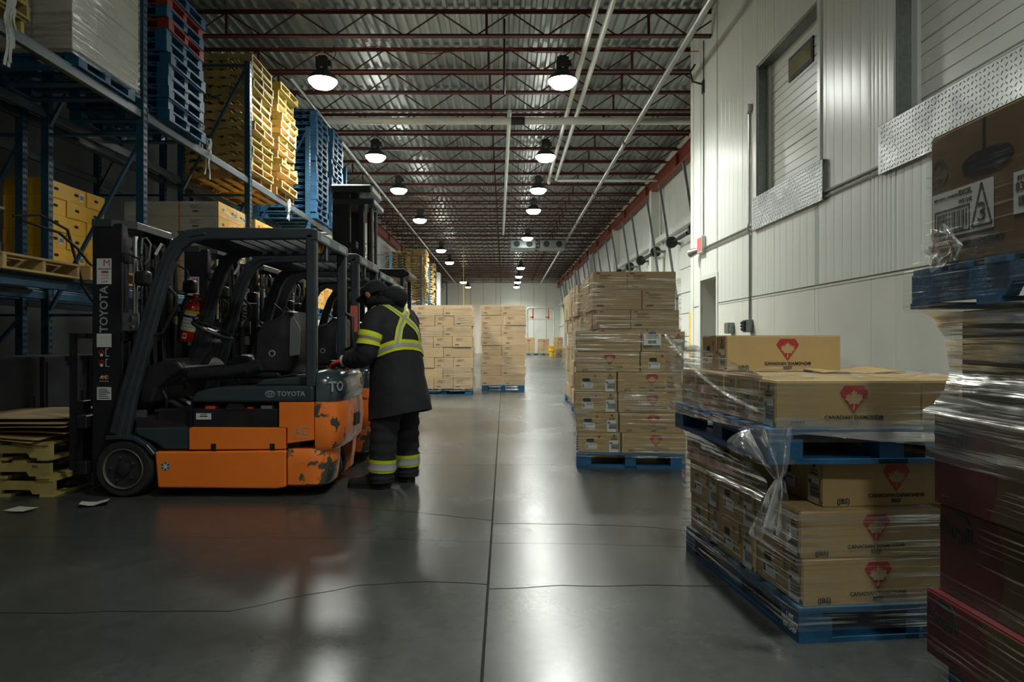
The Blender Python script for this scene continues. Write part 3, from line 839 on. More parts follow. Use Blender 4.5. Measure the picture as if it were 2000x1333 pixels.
flat_small = flat_mesh('emblem', [(x*.03, y*.032) for x, y in DIAMOND], 'print_red')
def beef(loc, rz, label, group, long_side=-1, end_side=-1):
    t = carton((.60, .40, .19), 'card_beef', loc, rz, label, group, tape=False, name='beef_carton')
    if long_side: beef_long(t, long_side)
    if end_side: beef_end(t, end_side)
    return t

# ---- the double stack at the right
RZ = math.radians(5.74); A0 = Vector((1.165, 2.70, 0))
def la(x, y, z, o=A0, rz=RZ):
    c, s = math.cos(rz), math.sin(rz)
    return (o.x + c*x - s*y, o.y + s*x + c*y, z)
pp = block_pallet('pallet_blue', la(.51, .61, 0), RZ + math.pi/2, 'dark blue wooden pallet on the floor under the front beef cartons')
for k_, w_ in enumerate(('I AM', 'PROPERTY', 'OF CHEP')): text(w_, .026, 'print_white', pp, (-1, 0, 0), (0, 0, 1), (-.54, .5105, .085 - .024*k_), bold=.03)
GB = 'beef cartons of the double stack at the right'
POSN = ('nearest', 'middle', 'farthest')
for lay in range(2):
    for k in range(3):
        j = random.Random(lay*7 + k)
        beef(la(.32 + j.uniform(-.006, .006), .215 + .4*k, .14 + .19*lay), RZ + j.uniform(-.01, .01),
             'wrapped brown beef carton, %s layer on the floor pallet, %s end toward the aisle' % (('bottom', 'second')[lay], POSN[k]), GB, -1 if k == 0 else 0, -1)
    beef(la(.835, .325, .14 + .19*lay), RZ + math.pi/2, 'brown beef carton set crosswise in the %s floor-pallet layer, half hidden by the red boxes' % ('bottom', 'second')[lay], GB, 0, -1)
beef(la(.445, .27, .52), RZ - .012, 'beef carton with red diamond standing loose just under the upper blue pallet', GB, -1, -1)
for k in (1, 2):
    beef(la(.335 - .01*k, .25 + .4*k, .52), RZ + .03, 'wrapped beef carton, third layer, %s one back from the loose diamond carton' % ('first', '', '')[0].replace('first', ('first', 'second')[k-1]), GB, 0, -1)
beef(la(.9, .5, .52), RZ + math.pi/2, 'beef carton in the third layer, deep behind the loose diamond carton', GB, 0, 0)
RZ2 = math.radians(3.0); A1 = Vector((1.045, 2.70, 0))
def lb(x, y, z): return la(x, y, z, A1, RZ2)
block_pallet('pallet_blue', lb(.51, .61, .71), RZ2 + math.pi/2, 'bright blue wooden pallet between the two tiers of beef cartons')
for k in range(3):
    beef(lb(.34, .22 + .402*k, .85), RZ2, 'wrapped beef carton on the upper blue pallet, %s end toward the aisle' % POSN[k], GB, -1 if k == 0 else 0, -1)
for k in range(2):
    beef(lb(.845, .32 + .602*k, .85), RZ2 + math.pi/2, 'beef carton on the upper pallet, crosswise, %s the wall' % ('partly hidden by the red stack, toward', 'flap torn open, far one toward')[k], GB, 0, -1)
beef((1.445, 3.74, 1.04), math.radians(1.5), 'single beef carton with red diamond on top of the double stack', GB, -1, -1)
# torn open lid and loose flaps on the upper layer
t = tag(G().grid(lambda u, v: lb(.55 + .42*u, .62 + .34*v, 1.045 + .05*u*(1-u)*2 + .025*v).__class__(lb(.55 + .42*u, .62 + .34*v, 1.047 + .018*(u-.5)**2*4*v + .004*math.sin(9*u))), 12, 6).obj('cardboard_sheet', MAT['card_beef'], smooth=True), 'torn cardboard lid lying open on the upper beef cartons', 'cardboard')
t.modifiers.new('s', 'SOLIDIFY').thickness = .004

# ---- red boxes stack in the right foreground
CX, CYF = 1.46, 2.32
def side_text(s, size, m, t, y, z, **kw): return text(s, size, m, t, (0,-1,0), (0,0,1), (-.0022, y, z), **kw)
def red_carton(x0, yfar, z, H_, label, L_=.6, W_=.42, word=True):
    t = thing('meat_carton', label, 'box', (x0, yfar, z), 0, 'red printed cartons in the right foreground')
    G().bx(0, W_, -L_, 0, 0, H_ - .004).obj('body', MAT['card_red'], t, bevel=.006, seg=2)
    G().bx(.004, W_/2 - .003, -L_ + .004, -.004, H_ - .004, H_).obj('flap', MAT['card_red'], t); G().bx(W_/2 + .003, W_ - .004, -L_ + .004, -.004, H_ - .004, H_).obj('flap', MAT['card_red'], t)
    arc = [(-.27 - .035*math.sin(math.pi*i/8), .006 + (H_ - .012)*i/8) for i in range(9)]
    G().prism(arc + [(-L_ + .005, H_ - .006), (-L_ + .005, .006)], -.0012, .0, 'x').obj('tan_panel', MAT['card_dark'], t)
    if word:
        side_text('Cargill', .062, 'print_black', t, -.085, H_ - .078, bold=.025)
        G().prism([(-.105 - .05*math.cos(a), H_ - .043 + .03*math.sin(a)) for a in [math.pi*i/8 for i in range(9)]] + [(-.105 + .042*math.cos(a), H_ - .043 + .014*math.sin(a)) for a in [math.pi*i/8 for i in range(9)]], -.002, 0, 'x').obj('logo_arc', MAT['print_black'], t)
        side_text('www.cargill.com', .018, 'print_black', t, -.11, .03)
    return t
block_pallet('pallet_blue', (CX + .58, 1.74, 0), math.pi/2, 'blue pallet at floor level under the red boxes, bottom right')
red_carton(CX - .02, CYF + .01, .14, .22, 'lowest red carton of the right foreground stack, far end')
red_carton(CX - .02, CYF - .605, .14, .22, 'lowest red carton of the right foreground stack, end toward the viewer', word=False)
red_carton(CX + .012, CYF - .01, .36, .295, 'middle red carton of the right foreground stack, far end')
red_carton(CX + .012, CYF - .62, .36, .295, 'middle red carton of the right foreground stack, end toward the viewer', word=False)
red_carton(CX, CYF, .655, .31, 'upper red carton with black lettering in the right foreground stack, far end')
red_carton(CX, CYF - .61, .655, .31, 'upper red carton of the right foreground stack, end toward the viewer', word=False)
for k in range(2):
    t = carton((.6, .42, .34), 'card_dark', (CX + .35, 2.09 - .61*k, .966), math.pi/2, 'dark brown carton under film between red boxes and raised pallet, %s' % ('far one', 'near one')[k], None)
SPR = dict(SP['pallet_wood']); 
for k_ in SPR: SPR[k_] = SPR[k_].copy(); SPR[k_].materials[0] = MAT['pallet_blue']
SPR['st'] = G().prism([(-.61, .02), (-.16, .02), (-.13, .06), (.13, .06), (.16, .02), (.61, .02), (.61, .118), (-.61, .118)], -.02, .02, 'y').mesh('stringer', MAT['pallet_blue'])
SP['pallet_blue'] = SPR
stringer_pallet('pallet_blue', (CX + .49, 1.81, 1.312), math.pi/2, 'blue pallet raised at eye level in the right foreground stack')
def excel_carton(yfar, label):
    H_ = .44
    t = thing('meat_carton', label, 'box', (CX, yfar, 1.452), 0, 'brown cartons on the raised pallet')
    G().bx(0, .45, -.6, 0, 0, H_ - .004).obj('body', MAT['card_dark'], t, bevel=.006, seg=2)
    G().bx(.004, .222, -.596, -.004, H_ - .004, H_).obj('flap', MAT['card_dark'], t); G().bx(.228, .446, -.596, -.004, H_ - .004, H_).obj('flap', MAT['card_dark'], t)
    put('hand_hole', flat_mesh('hand_hole', [(.11*math.cos(a)*abs(math.cos(a))**-.3 if abs(math.cos(a)) > .01 else 0, .034*math.sin(a)) for a in [i*math.pi/10 for i in range(20)]], 'hole_dark'), t, (0,-1,0), (0,0,1), (-.001, -.27, .30))
    G().bx(-.001, 0, -.264, -.252, .32, H_ - .01).obj('seam', MAT['hole_dark'], t)
    s = put('sticker', flat_mesh('sticker', [(-.145, -.075), (.145, -.075), (.145, .075), (-.145, .075)], 'white_sticker'), t, (0,-1,0), (0,0,1), (-.0008, -.155, .165))
    put('barcode', ME['barcode_wide'], s, (1,0,0), (0,1,0), (-.045, -.025, .0007))
    q = G()
    for a, b in (((-.132, -.068), (.042, -.062)), ((-.132, .01), (.042, .016)), ((-.132, -.062), (-.126, .01)), ((.036, -.068), (.042, .016))):
        q.bx(min(a[0], b[0]), max(a[0], b[0]), min(a[1], b[1]), max(a[1], b[1]), .0005, .0011)
    tri = [(.05, -.062), (.138, -.062), (.094, .068)]
    for a, b in zip(tri, tri[1:] + tri[:1]): q.beam((*a, .001), (*b, .001), .007, .0006)
    q.obj('print', MAT['print_black'], s)
    text('3', .085, 'print_black', s, (1,0,0), (0,1,0), (.095, -.025, .0007), bold=.02)
    text('00261741067886', .017, 'print_black', s, (1,0,0), (0,1,0), (-.045, -.058, .0007))
    text('W51242', .018, 'print_black', s, (1,0,0), (0,1,0), (.02, .03, .0007))
    text('EXCEL', .022, 'print_black', s, (1,0,0), (0,1,0), (.02, .057, .0007), bold=.03)
    text('BEEF RIBROLL BONELESS', .011, 'print_black', s, (1,0,0), (0,1,0), (-.075, .055, .0007))
    text('KEEP REFRIGERATED', .02, 'print_black', t, (0,-1,0), (0,0,1), (-.001, -.25, .06), bold=.02)
    rg = G()
    for i in range(16):
        a, b = 2*math.pi*i/16, 2*math.pi*(i+1)/16
        rg.beam((.038*math.cos(a), .045*math.sin(a), 0), (.038*math.cos(b), .045*math.sin(b), 0), .004, .001)
    e = put('emblem', rg.mesh('emblem', MAT['print_black']), t, (0,-1,0), (0,0,1), (-.0012, -.05, .31))
    put('leaf', ME['leaf_small'], e, (1,0,0), (0,1,0), (0, .012, 0)); text('93', .022, 'print_black', e, (1,0,0), (0,1,0), (0, -.022, 0), bold=.02)
    s2 = put('sticker', flat_mesh('sticker', [(-.06, -.06), (.06, -.06), (.06, .06), (-.06, .06)], 'white_sticker'), t, (0,-1,0), (0,0,1), (-.0008, -.44, .17))
    text('EST', .02, 'print_black', s2, (1,0,0), (0,1,0), (-.03, .04, .0007)); text('83', .035, 'print_black', s2, (1,0,0), (0,1,0), (-.035, .015, .0007)); put('barcode', ME['barcode'], s2, (1,0,0), (0,1,0), (0, -.025, .0007))
    return t
excel_carton(2.335, 'brown carton with triangle-3 label on the raised pallet at the right edge')
excel_carton(1.725, 'brown carton on the raised pallet, nearer the viewer, cut by the right edge')

# ---------------------------------------------------------------- stretch wrap
def wrap_load(label, corners, z0, z1, m='film_clear', seed=1, off=.006, amp=.004, step=.045, skirt=True):
    """thin film sleeve round a load: corners is the footprint, going round"""
    rnd = random.Random(seed)
    c = Vector((sum(p[0] for p in corners)/len(corners), sum(p[1] for p in corners)/len(corners)))
    pts = []
    n = len(corners)
    for i in range(n):
        a = Vector(corners[i]); b = Vector(corners[(i+1) % n]); k = max(2, int((b-a).length / .12))
        for j in range(k): pts.append(a.lerp(b, j/k))
    o = Vector((c.x, c.y, z0)); nz = int((z1 - z0) / step) + 1
    rings = []
    for q in range(nz + 1):
        z = (z1 - z0) * q / nz
        ring = []
        for p in pts:
            d = (p - c).normalized()
            e = off + amp * mnoise.noise((p.x*5, p.y*5 + seed*9, (z0+z)*22)) + amp*.7
            if skirt and q == 0: e += .006
            ring.append((p.x + d.x*e - o.x, p.y + d.y*e - o.y, z + .012*mnoise.noise((p.x*4, p.y*4, seed)) * (1 if q == nz else 0)))
        rings.append(ring)
    ob = G().loft(rings, cap=False).obj('stretch_wrap', MAT[m], smooth=True, angle=80)
    ob.location = o
    return tag(ob, label, 'plastic wrap')

def rect(x0, y0, w, d, rz=0.0, grow=0.0):
    c, s = math.cos(rz), math.sin(rz)
    return [(x0 + c*a - s*b, y0 + s*a + c*b) for a, b in ((-grow, -grow), (w + grow, -grow), (w + grow, d + grow), (-grow, d + grow))]

def load(ref, x0, y0, w, d, rz, layers, lh, z0, pats, m, side, group, colour='brown', jit=.01, seed=3, prints=True, ny=3, shifts=None):
    """front row of cartons plus those along the visible side"""
    rnd = random.Random(seed); c, s = math.cos(rz), math.sin(rz)
    def at(a, b, z): return (x0 + c*a - s*b, y0 + s*a + c*b, z)
    for l in range(layers):
        widths = pats[l % len(pats)]; tot = sum(widths); a = 0; z = z0 + lh*l
        sh = shifts[l] if shifts else rnd.uniform(-jit, jit)
        dep = d / ny
        for i, wd in enumerate(widths):
            ww = w * wd / tot
            t = carton((round(ww - .006, 3), round(dep - .006, 3), lh - .002), m, at(a + ww/2 + sh, dep/2 + rnd.uniform(0, jit), z), rz + rnd.uniform(-.008, .008),
                       '%s carton, %s layer up, %s from left, front row of %s' % (colour, ORD[l+1], ORD[i+1], ref), group, tape=(l == layers - 1))
            if prints:
                r = (1, 0, 0); yy = -(dep - .006)/2 + .0005
                put('print', ME['print_block'], t, r, (0,0,1), (-ww*.5 + .1, yy, .05))
                if rnd.random() < .8: put('print', ME['print_lines'], t, r, (0,0,1), (-ww*.5 + .16, yy, lh - .08))
            a += ww
        if side:
            for k in range(1, ny):
                sw = round(w*.45, 3)
                xx = sw/2 if side == 'left' else w - sw/2
                t = carton((sw, round(dep - .006, 3), lh - .002), m, at(xx + sh + rnd.uniform(-jit, jit), dep*k + dep/2, z), rz + rnd.uniform(-.008, .008),
                       '%s carton, %s layer up, %s back on %s side of %s' % (colour, ORD[l+1], ORD[k], side, ref), group, tape=(l == layers - 1))
ME['print_block'] = G().bx(-.045, .045, -.012, .012, 0, .0005).mesh('print', MAT['card_print'])
g = G()
for i in range(4): g.bx(-.08, .08 - .03*(i % 3), .03 - i*.016, .036 - i*.016, 0, .0005)
ME['print_lines'] = g.mesh('print', MAT['card_print'])

# ---- COOLER load in the middle
CR = math.radians(-6.0); cx, cy = .685, 6.50
def lc_(a, b, z): return (cx + math.cos(CR)*a - math.sin(CR)*b, cy + math.sin(CR)*a + math.cos(CR)*b, z)
block_pallet('pallet_blue', lc_(.51, .61, 0), CR + math.pi/2, 'blue pallet under the load with the white COOLER label')
GC = 'beef cartons of the load labelled COOLER'
for l in range(6):
    z = .14 + .192*l
    flip = l >= 4
    j = random.Random(40 + l)
    sh = (.012, -.008, -.02, -.025, -.01, 0)[l]
    if not flip:
        a = beef(lc_(.205 + sh, .31, z), CR + math.pi/2, 'brown carton with hand hole, %s layer up, front left of the COOLER load' % ORD[l+1], GC, 0, -1)
        b = beef(lc_(.715 + sh, .205, z), CR, 'long brown carton with red diamond, %s layer up, front right of the COOLER load' % ORD[l+1], GC, -1, 0)
    else:
        a = beef(lc_(.305 + sh, .205, z), CR, 'long brown carton, %s layer up, front left of the COOLER load' % ORD[l+1], GC, -1 if l == 4 else 0, 0)
        b = beef(lc_(.815 + sh, .31, z), CR + math.pi/2, 'brown carton, %s layer up, front right of the COOLER load' % ORD[l+1], GC, 0, -1)
    for k in range(2):
        beef(lc_(.305 + sh, (.82 if not flip else .62) + .4*k - (.0 if not flip else .0), z), CR, 'brown carton, %s layer up, %s back on left side of the COOLER load' % (ORD[l+1], ORD[k+1]), GC, 0, -1)
t = thing('shipping_label', 'white COOLER label with barcode on the middle wrapped load', 'label', lc_(.71, -.018, 1.215), CR)
put('paper', flat_mesh('paper', [(-.08, -.055), (.08, -.055), (.08, .055), (-.08, .055)], 'white_sticker'), t, (1,0,0), (0,0,1), (0,0,0))
text('COOLER', .028, 'print_black', t, (1,0,0), (0,0,1), (0, -.001, .035), bold=.02); text('1150500149963', .017, 'print_black', t, (1,0,0), (0,0,1), (0, -.001, .013), bold=.01)
put('barcode', ME['barcode'], t, (1,0,0), (0,0,1), (0, -.001, -.025))
put('purple_strip', flat_mesh('purple_strip', [(-.035, -.008), (.035, -.008), (.035, .008), (-.035, .008)], 'print_purple'), t, (1,0,0), (0,0,1), (0, -.001, .06))
wrap_load('clear stretch wrap around the load labelled COOLER', rect(cx - .02, cy - .004, 1.04, 1.23, CR), .1, 1.31, 'film_mid', 3)

# ---- tall loads behind it
GT = 'cartons of the tall loads behind the COOLER load'
for q, (y0, ref) in enumerate(((8.6, 'first tall load'), (10.5, 'second tall load'), (12.55, 'third tall load'))):
    x0 = (1.12, 1.13, 1.2)[q]
    block_pallet('pallet_blue', (x0 + .53, y0 + .61, 0), math.pi/2, 'blue pallet under the %s behind the COOLER load' % ref)
    load('the ' + ref, x0, y0, 1.05, 1.22, 0, 8, .2425, .14, [(1.0, .68), (.7, 1.0)], 'card', 'left', GT, jit=.018, seed=20 + q,
         shifts=[.02, .05, .03, .03, .06, .04, -.01, .0])
    wrap_load('clear stretch wrap around the %s' % ref, rect(x0 - .0, y0 - .004, 1.07, 1.24), .1, 2.0, 'film_mid', 30 + q, off=.03, amp=.02)
for o in list(COL.objects):
    if 'front row of the first tall load' in o.get('label', ''):
        me_ = o.children[0].data; hx = max(v.co.x for v in me_.vertices); hy = max(v.co.y for v in me_.vertices)
        text('GFS', .03, 'print_black', o, (1,0,0), (0,0,1), (-hx + .06, -hy - .0008, .215), bold=.03)
# ---- loads left of the aisle beyond the worker
GM = 'cartons of the wrapped loads in the aisle'
for q, (x0, y0, w, ref, side, n, lh) in enumerate(((-1.98, 15.1, 1.27, 'load beside the worker', 'right', 8, .232), (-.56, 16.3, 1.07, 'aisle centre load', 'left', 8, .24), (-2.95, 15.6, .9, 'half hidden load', 'right', 8, .235))):
    block_pallet('pallet_blue', (x0 + w/2, y0 + .55, 0), 0 if w > 1.15 else math.pi/2, 'blue pallet under the %s beyond the parked forklifts' % ref)
    load('the ' + ref, x0, y0, w, 1.1, 0, n, lh, .14, [(1, 1, 1), (1, 1)] if w > 1.15 else [(1, .95), (.8, 1)], 'card', side, GM, jit=.022, seed=50 + q)
    wrap_load('clear stretch wrap around the %s' % ref, rect(x0 - .012, y0 - .004, w + .02, 1.12), .1, .14 + n*lh + .01, 'film_mid', 60 + q, off=.02, amp=.012)
ME['strap_v'] = G().bx(-.012, .012, -.107, .107, 0, .001).mesh('strap', MAT['strap_orange'])

# ---------------------------------------------------------------- pallet racks
def post_mesh(H_):
    g = G().bx(-.045, .045, -.04, .04, 0, H_)
    me = g.mesh('upright', MAT['rack_blue'])
    s = G()
    for k in range(int(H_ / .075)):
        z = .06 + k * .075
        s.bx(.0448, .0462, .008, .026, z, z + .035); s.bx(.0448, .0462, -.026, -.008, z, z + .035)
        s.cyl((-.02, -.0402, z), (-.02, -.0412, z), .006, n=6); s.cyl((.02, -.0402, z + .03), (.02, -.0412, z + .03), .006, n=6)
    return me, s.mesh('slots', MAT['hole_dark'])
PM = {H_: post_mesh(H_) for H_ in (5.8, 4.45, 5.6)}
def rack(label, xf, xb, frames, levels, H_=5.8, group=None, beam_m='beam_grey'):
    t = thing('pallet_rack', label, 'rack', (xf, frames[0], 0), 0, group)
    o = Vector((xf, frames[0], 0))
    me, sl = PM[H_]
    for y in frames:
        for x in (xf, xb):
            p = inst('upright', me, t, (x - o.x, y - o.y, 0))
            q = inst('slots', sl, p); stuff(q)
            G().bx(-.08, .08, -.07, .07, 0, .01).obj('foot_plate', MAT['rack_blue'], p)
        z = .2
        a, b = (xf - .03) - o.x, (xb + .03) - o.x
        for z in [.25] + [l - .3 for l in levels] + [H_ - .06]:
            G().beam((a, y - o.y, z), (b, y - o.y, z), .045, .03).obj('cross_brace', MAT['rack_blue'], t)
        for i, (z0, z1) in enumerate(((.3, levels[0] - .35), (levels[0] - .25, levels[-1] - .4), (levels[-1] - .2, H_ - .1))):
            if z1 - z0 > .4: G().beam((a, y - o.y, z1), (b, y - o.y, z0), .045, .03).obj('diagonal_brace', MAT['rack_blue'], t)
    for y0, y1 in zip(frames, frames[1:]):
        for l in levels:
            for x in (xf, xb):
                s = 1 if x == xf else -1
                bm = G().bx(x - .025 - o.x, x + .03 - o.x, y0 + .045 - o.y, y1 - .045 - o.y, l - .12, l - .03).bx(x - .025 - o.x, x + .008 - o.x, y0 + .045 - o.y, y1 - .045 - o.y, l - .03, l).obj('beam', MAT[beam_m if l > 2 else 'rack_blue'], t, bevel=.006)
                for yy in (y0 + .045, y1 - .045): G().bx(x - .03 - o.x, x + .05 - o.x, yy - .004 - o.y, yy + .004 - o.y, l - .2, l + .02).obj('end_plate', MAT['rack_blue'], bm)
    return t
L1, L2 = 1.80, 3.90
FR = [4.6, 7.94, 11.24, 14.66, 18.05]
RX = -4.22
rack('blue pallet rack at the left holding stacked pallets and cartons over the forklifts', RX, -5.32, FR, (L1, L2))
rack('dark second row of blue racking deep behind the left rack', -5.62, -6.7, FR, (L1, L2))

# floor loads of the racks' upper level: wrapped white cartons
GW = 'white cartons of the wrapped load on the upper left beams'
block_pallet('pallet_blue', (RX - .56, 7.2, L2), 0, 'dark blue pallet under the white cartons on the upper beams')
for l in range(4):
    for i in range(3):
        t = carton((.39, .4, .30), 'card_white', (RX - .16, 6.81 + .4*i, L2 + .14 + .302*l), 0, 'white carton, %s layer up, %s along the aisle side, on the upper left beams' % (ORD[l+1], ORD[i+1]), GW, tape=False)
    for i in range(2):
        carton((.39, .4, .30), 'card_white', (RX - .56 - .4*i, 6.81, L2 + .14 + .302*l), 0, 'white carton, %s layer up, %s in from the aisle, on the upper left beams' % (ORD[l+1], ORD[i+1]), GW, tape=False)
wrap_load('shiny stretch wrap around the white cartons on the upper left beams', rect(RX - 1.16, 6.6, 1.2, 1.21), L2 + .08, L2 + 1.36, 'film_shiny', 5, off=.006, amp=.006)

def stack(kind, n, x, y, z, ref, group, seed, alt=None, jx=.02, rz0=0.0, dz=.1405, jr=.02):
    rnd = random.Random(seed)
    for i in range(n):
        lab = '%s pallet, %s from the bottom in the %s' % ({'pallet_blue': 'blue', 'pallet_red': 'red', 'pallet_wood': 'bare wood', 'pallet_yellow': 'yellowish'}[alt.get(i, kind) if alt else kind], ORD[i+1], ref)
        k = alt.get(i, kind) if alt else kind
        p = (x + rnd.uniform(-jx, jx), y + rnd.uniform(-jx, jx), z + dz*i)
        if k in BP: block_pallet(k, p, rz0 + rnd.uniform(-jr, jr), lab, group)
        else: stringer_pallet(k, p, rz0 + rnd.uniform(-jr, jr), lab, group, rnd)
stack('pallet_yellow', 11, RX - .62, 5.55, L2, 'stack at the upper left corner', 'pallets at the upper left corner', 31)
stack('pallet_blue', 12, RX - .5, 8.83, L2, 'stack beside the white cartons', 'pallets stacked beside the white cartons', 2, {8: 'pallet_red', 10: 'pallet_red'}, rz0=.02)
stack('pallet_yellow', 15, RX - .6, 11.88, L2, 'near stack at the rack post', 'near stack of yellowish pallets', 3, {0: 'pallet_wood', 1: 'pallet_wood', 3: 'pallet_wood', 6: 'pallet_wood', 8: 'pallet_wood'}, jx=.035, jr=.03)
stack('pallet_yellow', 15, RX - .55, 13.1, L2, 'far stack behind the rack post', 'far stack of yellowish pallets', 4, {k: 'pallet_wood' for k in (0, 1, 2, 3, 5, 6, 8, 9, 11)}, jx=.045, jr=.03)
stack('pallet_blue', 17, RX - .52, 15.5, L2, 'tall stack after the yellowish pallets', 'tall stack of blue pallets', 6, jx=.02)
stack('pallet_blue', 17, RX - .5, 16.85, L2, 'last tall stack on the left rack', 'last stack of blue pallets', 7, jx=.02)
block_pallet('pallet_blue', (RX - .5, 9.05 + 1.1, L2 - 5), 0, 'x') if False else None

pl_ = [o for o in COL.objects if o.get('label', '').startswith('yellowish pallet, tenth from the bottom in the near stack')]
if pl_: text('OLYMEL', .085, 'print_black', pl_[0], (1,0,0), (0,0,1), (-.05, -.5065, .09), bold=.03)
# level one: yellow produce cartons
def yellow_carton(size, m, loc, rz, label, group, holes=True, sticker=False):
    t = carton(size, m, loc, rz, label, group, tape=False)
    if holes:
        put('hand_hole', ME['hand_hole'], t, (0,1,0), (0,0,1), (size[0]/2, 0, size[2]*.55))
    if sticker:
        k = put('sticker', ME['stk_tall'], t, (0,1,0), (0,0,1), (size[0]/2 + .0006, .1, size[2]*.5)); put('barcode', ME['barcode_tall'], k, (0,1,0), (-1,0,0), (.01, 0, .0006))
    return t
block_pallet('pallet_blue', (-6.05, 8.75, L1), 0, 'blue pallet under the yellow cartons deep in the left rack')
for l in range(6):
    for i in range(3):
        yellow_carton((.5, .4, .2), 'card_yellow', (-5.72 + .01*((l*3+i) % 2), 8.32 + .405*i, L1 + .14 + .202*l), 0, 'yellow carton with hand hole, %s layer up, %s along, deep in the rack' % (ORD[l+1], ORD[i+1]), 'yellow cartons deep in the rack', True, (l + i) % 4 == 2)
def mixed_load(y0, ref, n, seed, lay=6):
    rnd = random.Random(seed)
    block_pallet('pallet_blue', (RX - .56, y0 + .52, L1), 0, 'blue pallet under the %s on the lower beams' % ref)
    for l in range(lay):
        for i in range(n):
            yellow_carton((.58, round(1.03/n - .005, 3), .218), 'card_yellow', (RX - .27, y0 + .01 + 1.03*(i+.5)/n, L1 + .14 + .22*l), 0, 'yellow-white carton, %s layer up, %s along, %s' % (ORD[l+1], ORD[i+1], ref), 'cartons of the ' + ref, True, rnd.random() < .4)
        if y0 < 11: t = carton((.80, .5, .218), 'card_white', (RX - .97, y0 + .26, L1 + .14 + .22*l), 0, 'white carton side, %s layer up, inner row of the %s' % (ORD[l+1], ref), 'cartons of the ' + ref, tape=False)
        # white printed sides toward the viewer
        w = [o for o in COL.objects if False]
    return
def side_sheet(y0, lay, ref):
    """white long sides of the front cartons: printed panel each layer"""
    t = None
for y0, ref, n in ((10.02, 'load before the rack post', 3), (11.5, 'load behind the rack post', 3), (12.9, 'third load along the lower beams', 3), (14.85, 'fourth load along the lower beams', 3), (16.3, 'last load along the lower beams', 3)):
    mixed_load(y0, ref, n, int(y0*10))
    wrap_load('shiny stretch wrap round the %s' % ref, rect(RX - 1.15, y0, 1.17, 1.05), L1 + .1, L1 + 1.45, 'film_mid', int(y0), off=.006, amp=.006)
# white long side panels (the cartons are white on their long sides, yellow on the ends)
for o in list(COL.objects):
    if o.name.startswith('carton') and 'load before the rack post' in o.get('label', '') and o['label'].startswith('yellow-white') and ', first along' in o['label']:
        G().bx(-.288, .27, -.0022, -.0005, .003, .212).obj('white_side', MAT['card_white'], o, loc=(0, -.169, 0))
        put('print', ME['print_lines'], o, (1,0,0), (0,0,1), (-.05, -.1722, .13)); put('print', ME['print_block'], o, (1,0,0), (0,0,1), (-.05, -.1722, .07))
        put('strap', ME['strap_v'], o, (1,0,0), (0,0,1), (-.285, -.1722, .107))
    
# film scraps hanging from the beams
def scrap(label, at, L_, w, seed, strands=9):
    rnd = random.Random(seed); g = G()
    for k in range(strands):
        ph = rnd.uniform(0, 6); dx = rnd.uniform(-w, w)
        g.grid(lambda u, v: (.02*math.sin(v*5 + ph) + .01*u, dx*v + (u - .5)*w*.3*(.6 + .4*math.sin(v*7 + ph)) + .03*math.sin(v*9 + ph), -L_*v*(.7 + .3*math.sin(ph))), 3, 12)
    return tag(g.obj('film_scrap', MAT['film_scrap'], smooth=True, loc=at), label, 'plastic scrap')
scrap('torn plastic film dangling from the upper beam below the blue pallet stack', (RX + .05, 9.62, 4.06), .62, .1, 1, 5)
scrap('small plastic tatter dangling near the yellowish pallet stack', (RX + .05, 13.2, 3.95), .5, .07, 2)
scrap('plastic tatter hanging from the beam at the upper left edge', (RX + .05, 5.75, 4.2), .7, .08, 3)
scrap('knot of clear film on the edge of the blue pallet stack', (RX + .09, 9.3, 4.16), .36, .07, 4)

# lower left: charger shelf, pallet ends, cables, floor pallets with cardboard
t = thing('battery_charger', 'grey green battery charger box on the rack shelf at the left edge', 'charger', (RX - .55, 5.72, L1 + .14))
G().bx(-.3, .3, -.3, .3, .14, .42).obj('casing', MAT['charger_grey'], t, bevel=.015)
G().bx(-.34, .34, -.34, .34, .42, .45).obj('lid', MAT['charger_grey'], t, bevel=.008)
G().bx(-.32, .32, -.32, .32, 0, .14).obj('plinth', MAT['steel_black'], t)
G().bx(.12, .301, .305, .31, .16, .38).obj('notice', MAT['white_sticker'], t)
stringer_pallet('pallet_wood', (RX - .5, 6.1, L1), 0, 'bare wood pallet carrying the charger on the lower rack beam')
stringer_pallet('pallet_wood', (RX - .45, 7.2, L1), 0, 'bare wood pallet next to the charger, under the hanging cables')
t = thing('charging_cable', 'black charging cables looping from the rack shelf at the left', 'charging cable', (RX, 6.5, 1.8))
G().tube([(-.1, -.5, .5), (.0, -.3, .55), (.06, .0, .46), (.06, .12, .2), (.08, .2, -.06), (.1, .32, -.2), (.1, .5, -.12), (.06, .62, .05), (.0, .55, .2)], .014, 6).obj('cable', MAT['rubber_black'], t, smooth=True)
G().tube([(-.1, -.4, .48), (.04, -.1, .42), (.08, .12, .3), (.08, .3, .18), (.05, .5, .12), (.0, .8, .1)], .014, 6).obj('cable', MAT['rubber_black'], t, smooth=True)
G().tube([(.05, .3, .1), (.12, .5, .0), (.14, .62, -.15), (.1, .6, -.5)], .014, 6).obj('cable', MAT['rubber_black'], t, smooth=True)
G().bx(.06, .14, .55, .65, -.62, -.5).obj('plug', MAT['plastic_black'], t, bevel=.01)
t = thing('hanging_tarp', 'grey rag hanging from the lower rack beam beside the first mast', 'rag', (RX + .06, 7.35, 1.72))
G().grid(lambda u, v: (.03*math.sin(u*5 + v*3), (u - .5)*(.22 + .15*v) + .06*v, -.72*v + .05*math.sin(u*6)*v), 10, 14).obj('sheet', MAT['rag_grey'], t, smooth=True)
GK = 'dark charger cabinets under the lower rack beam'
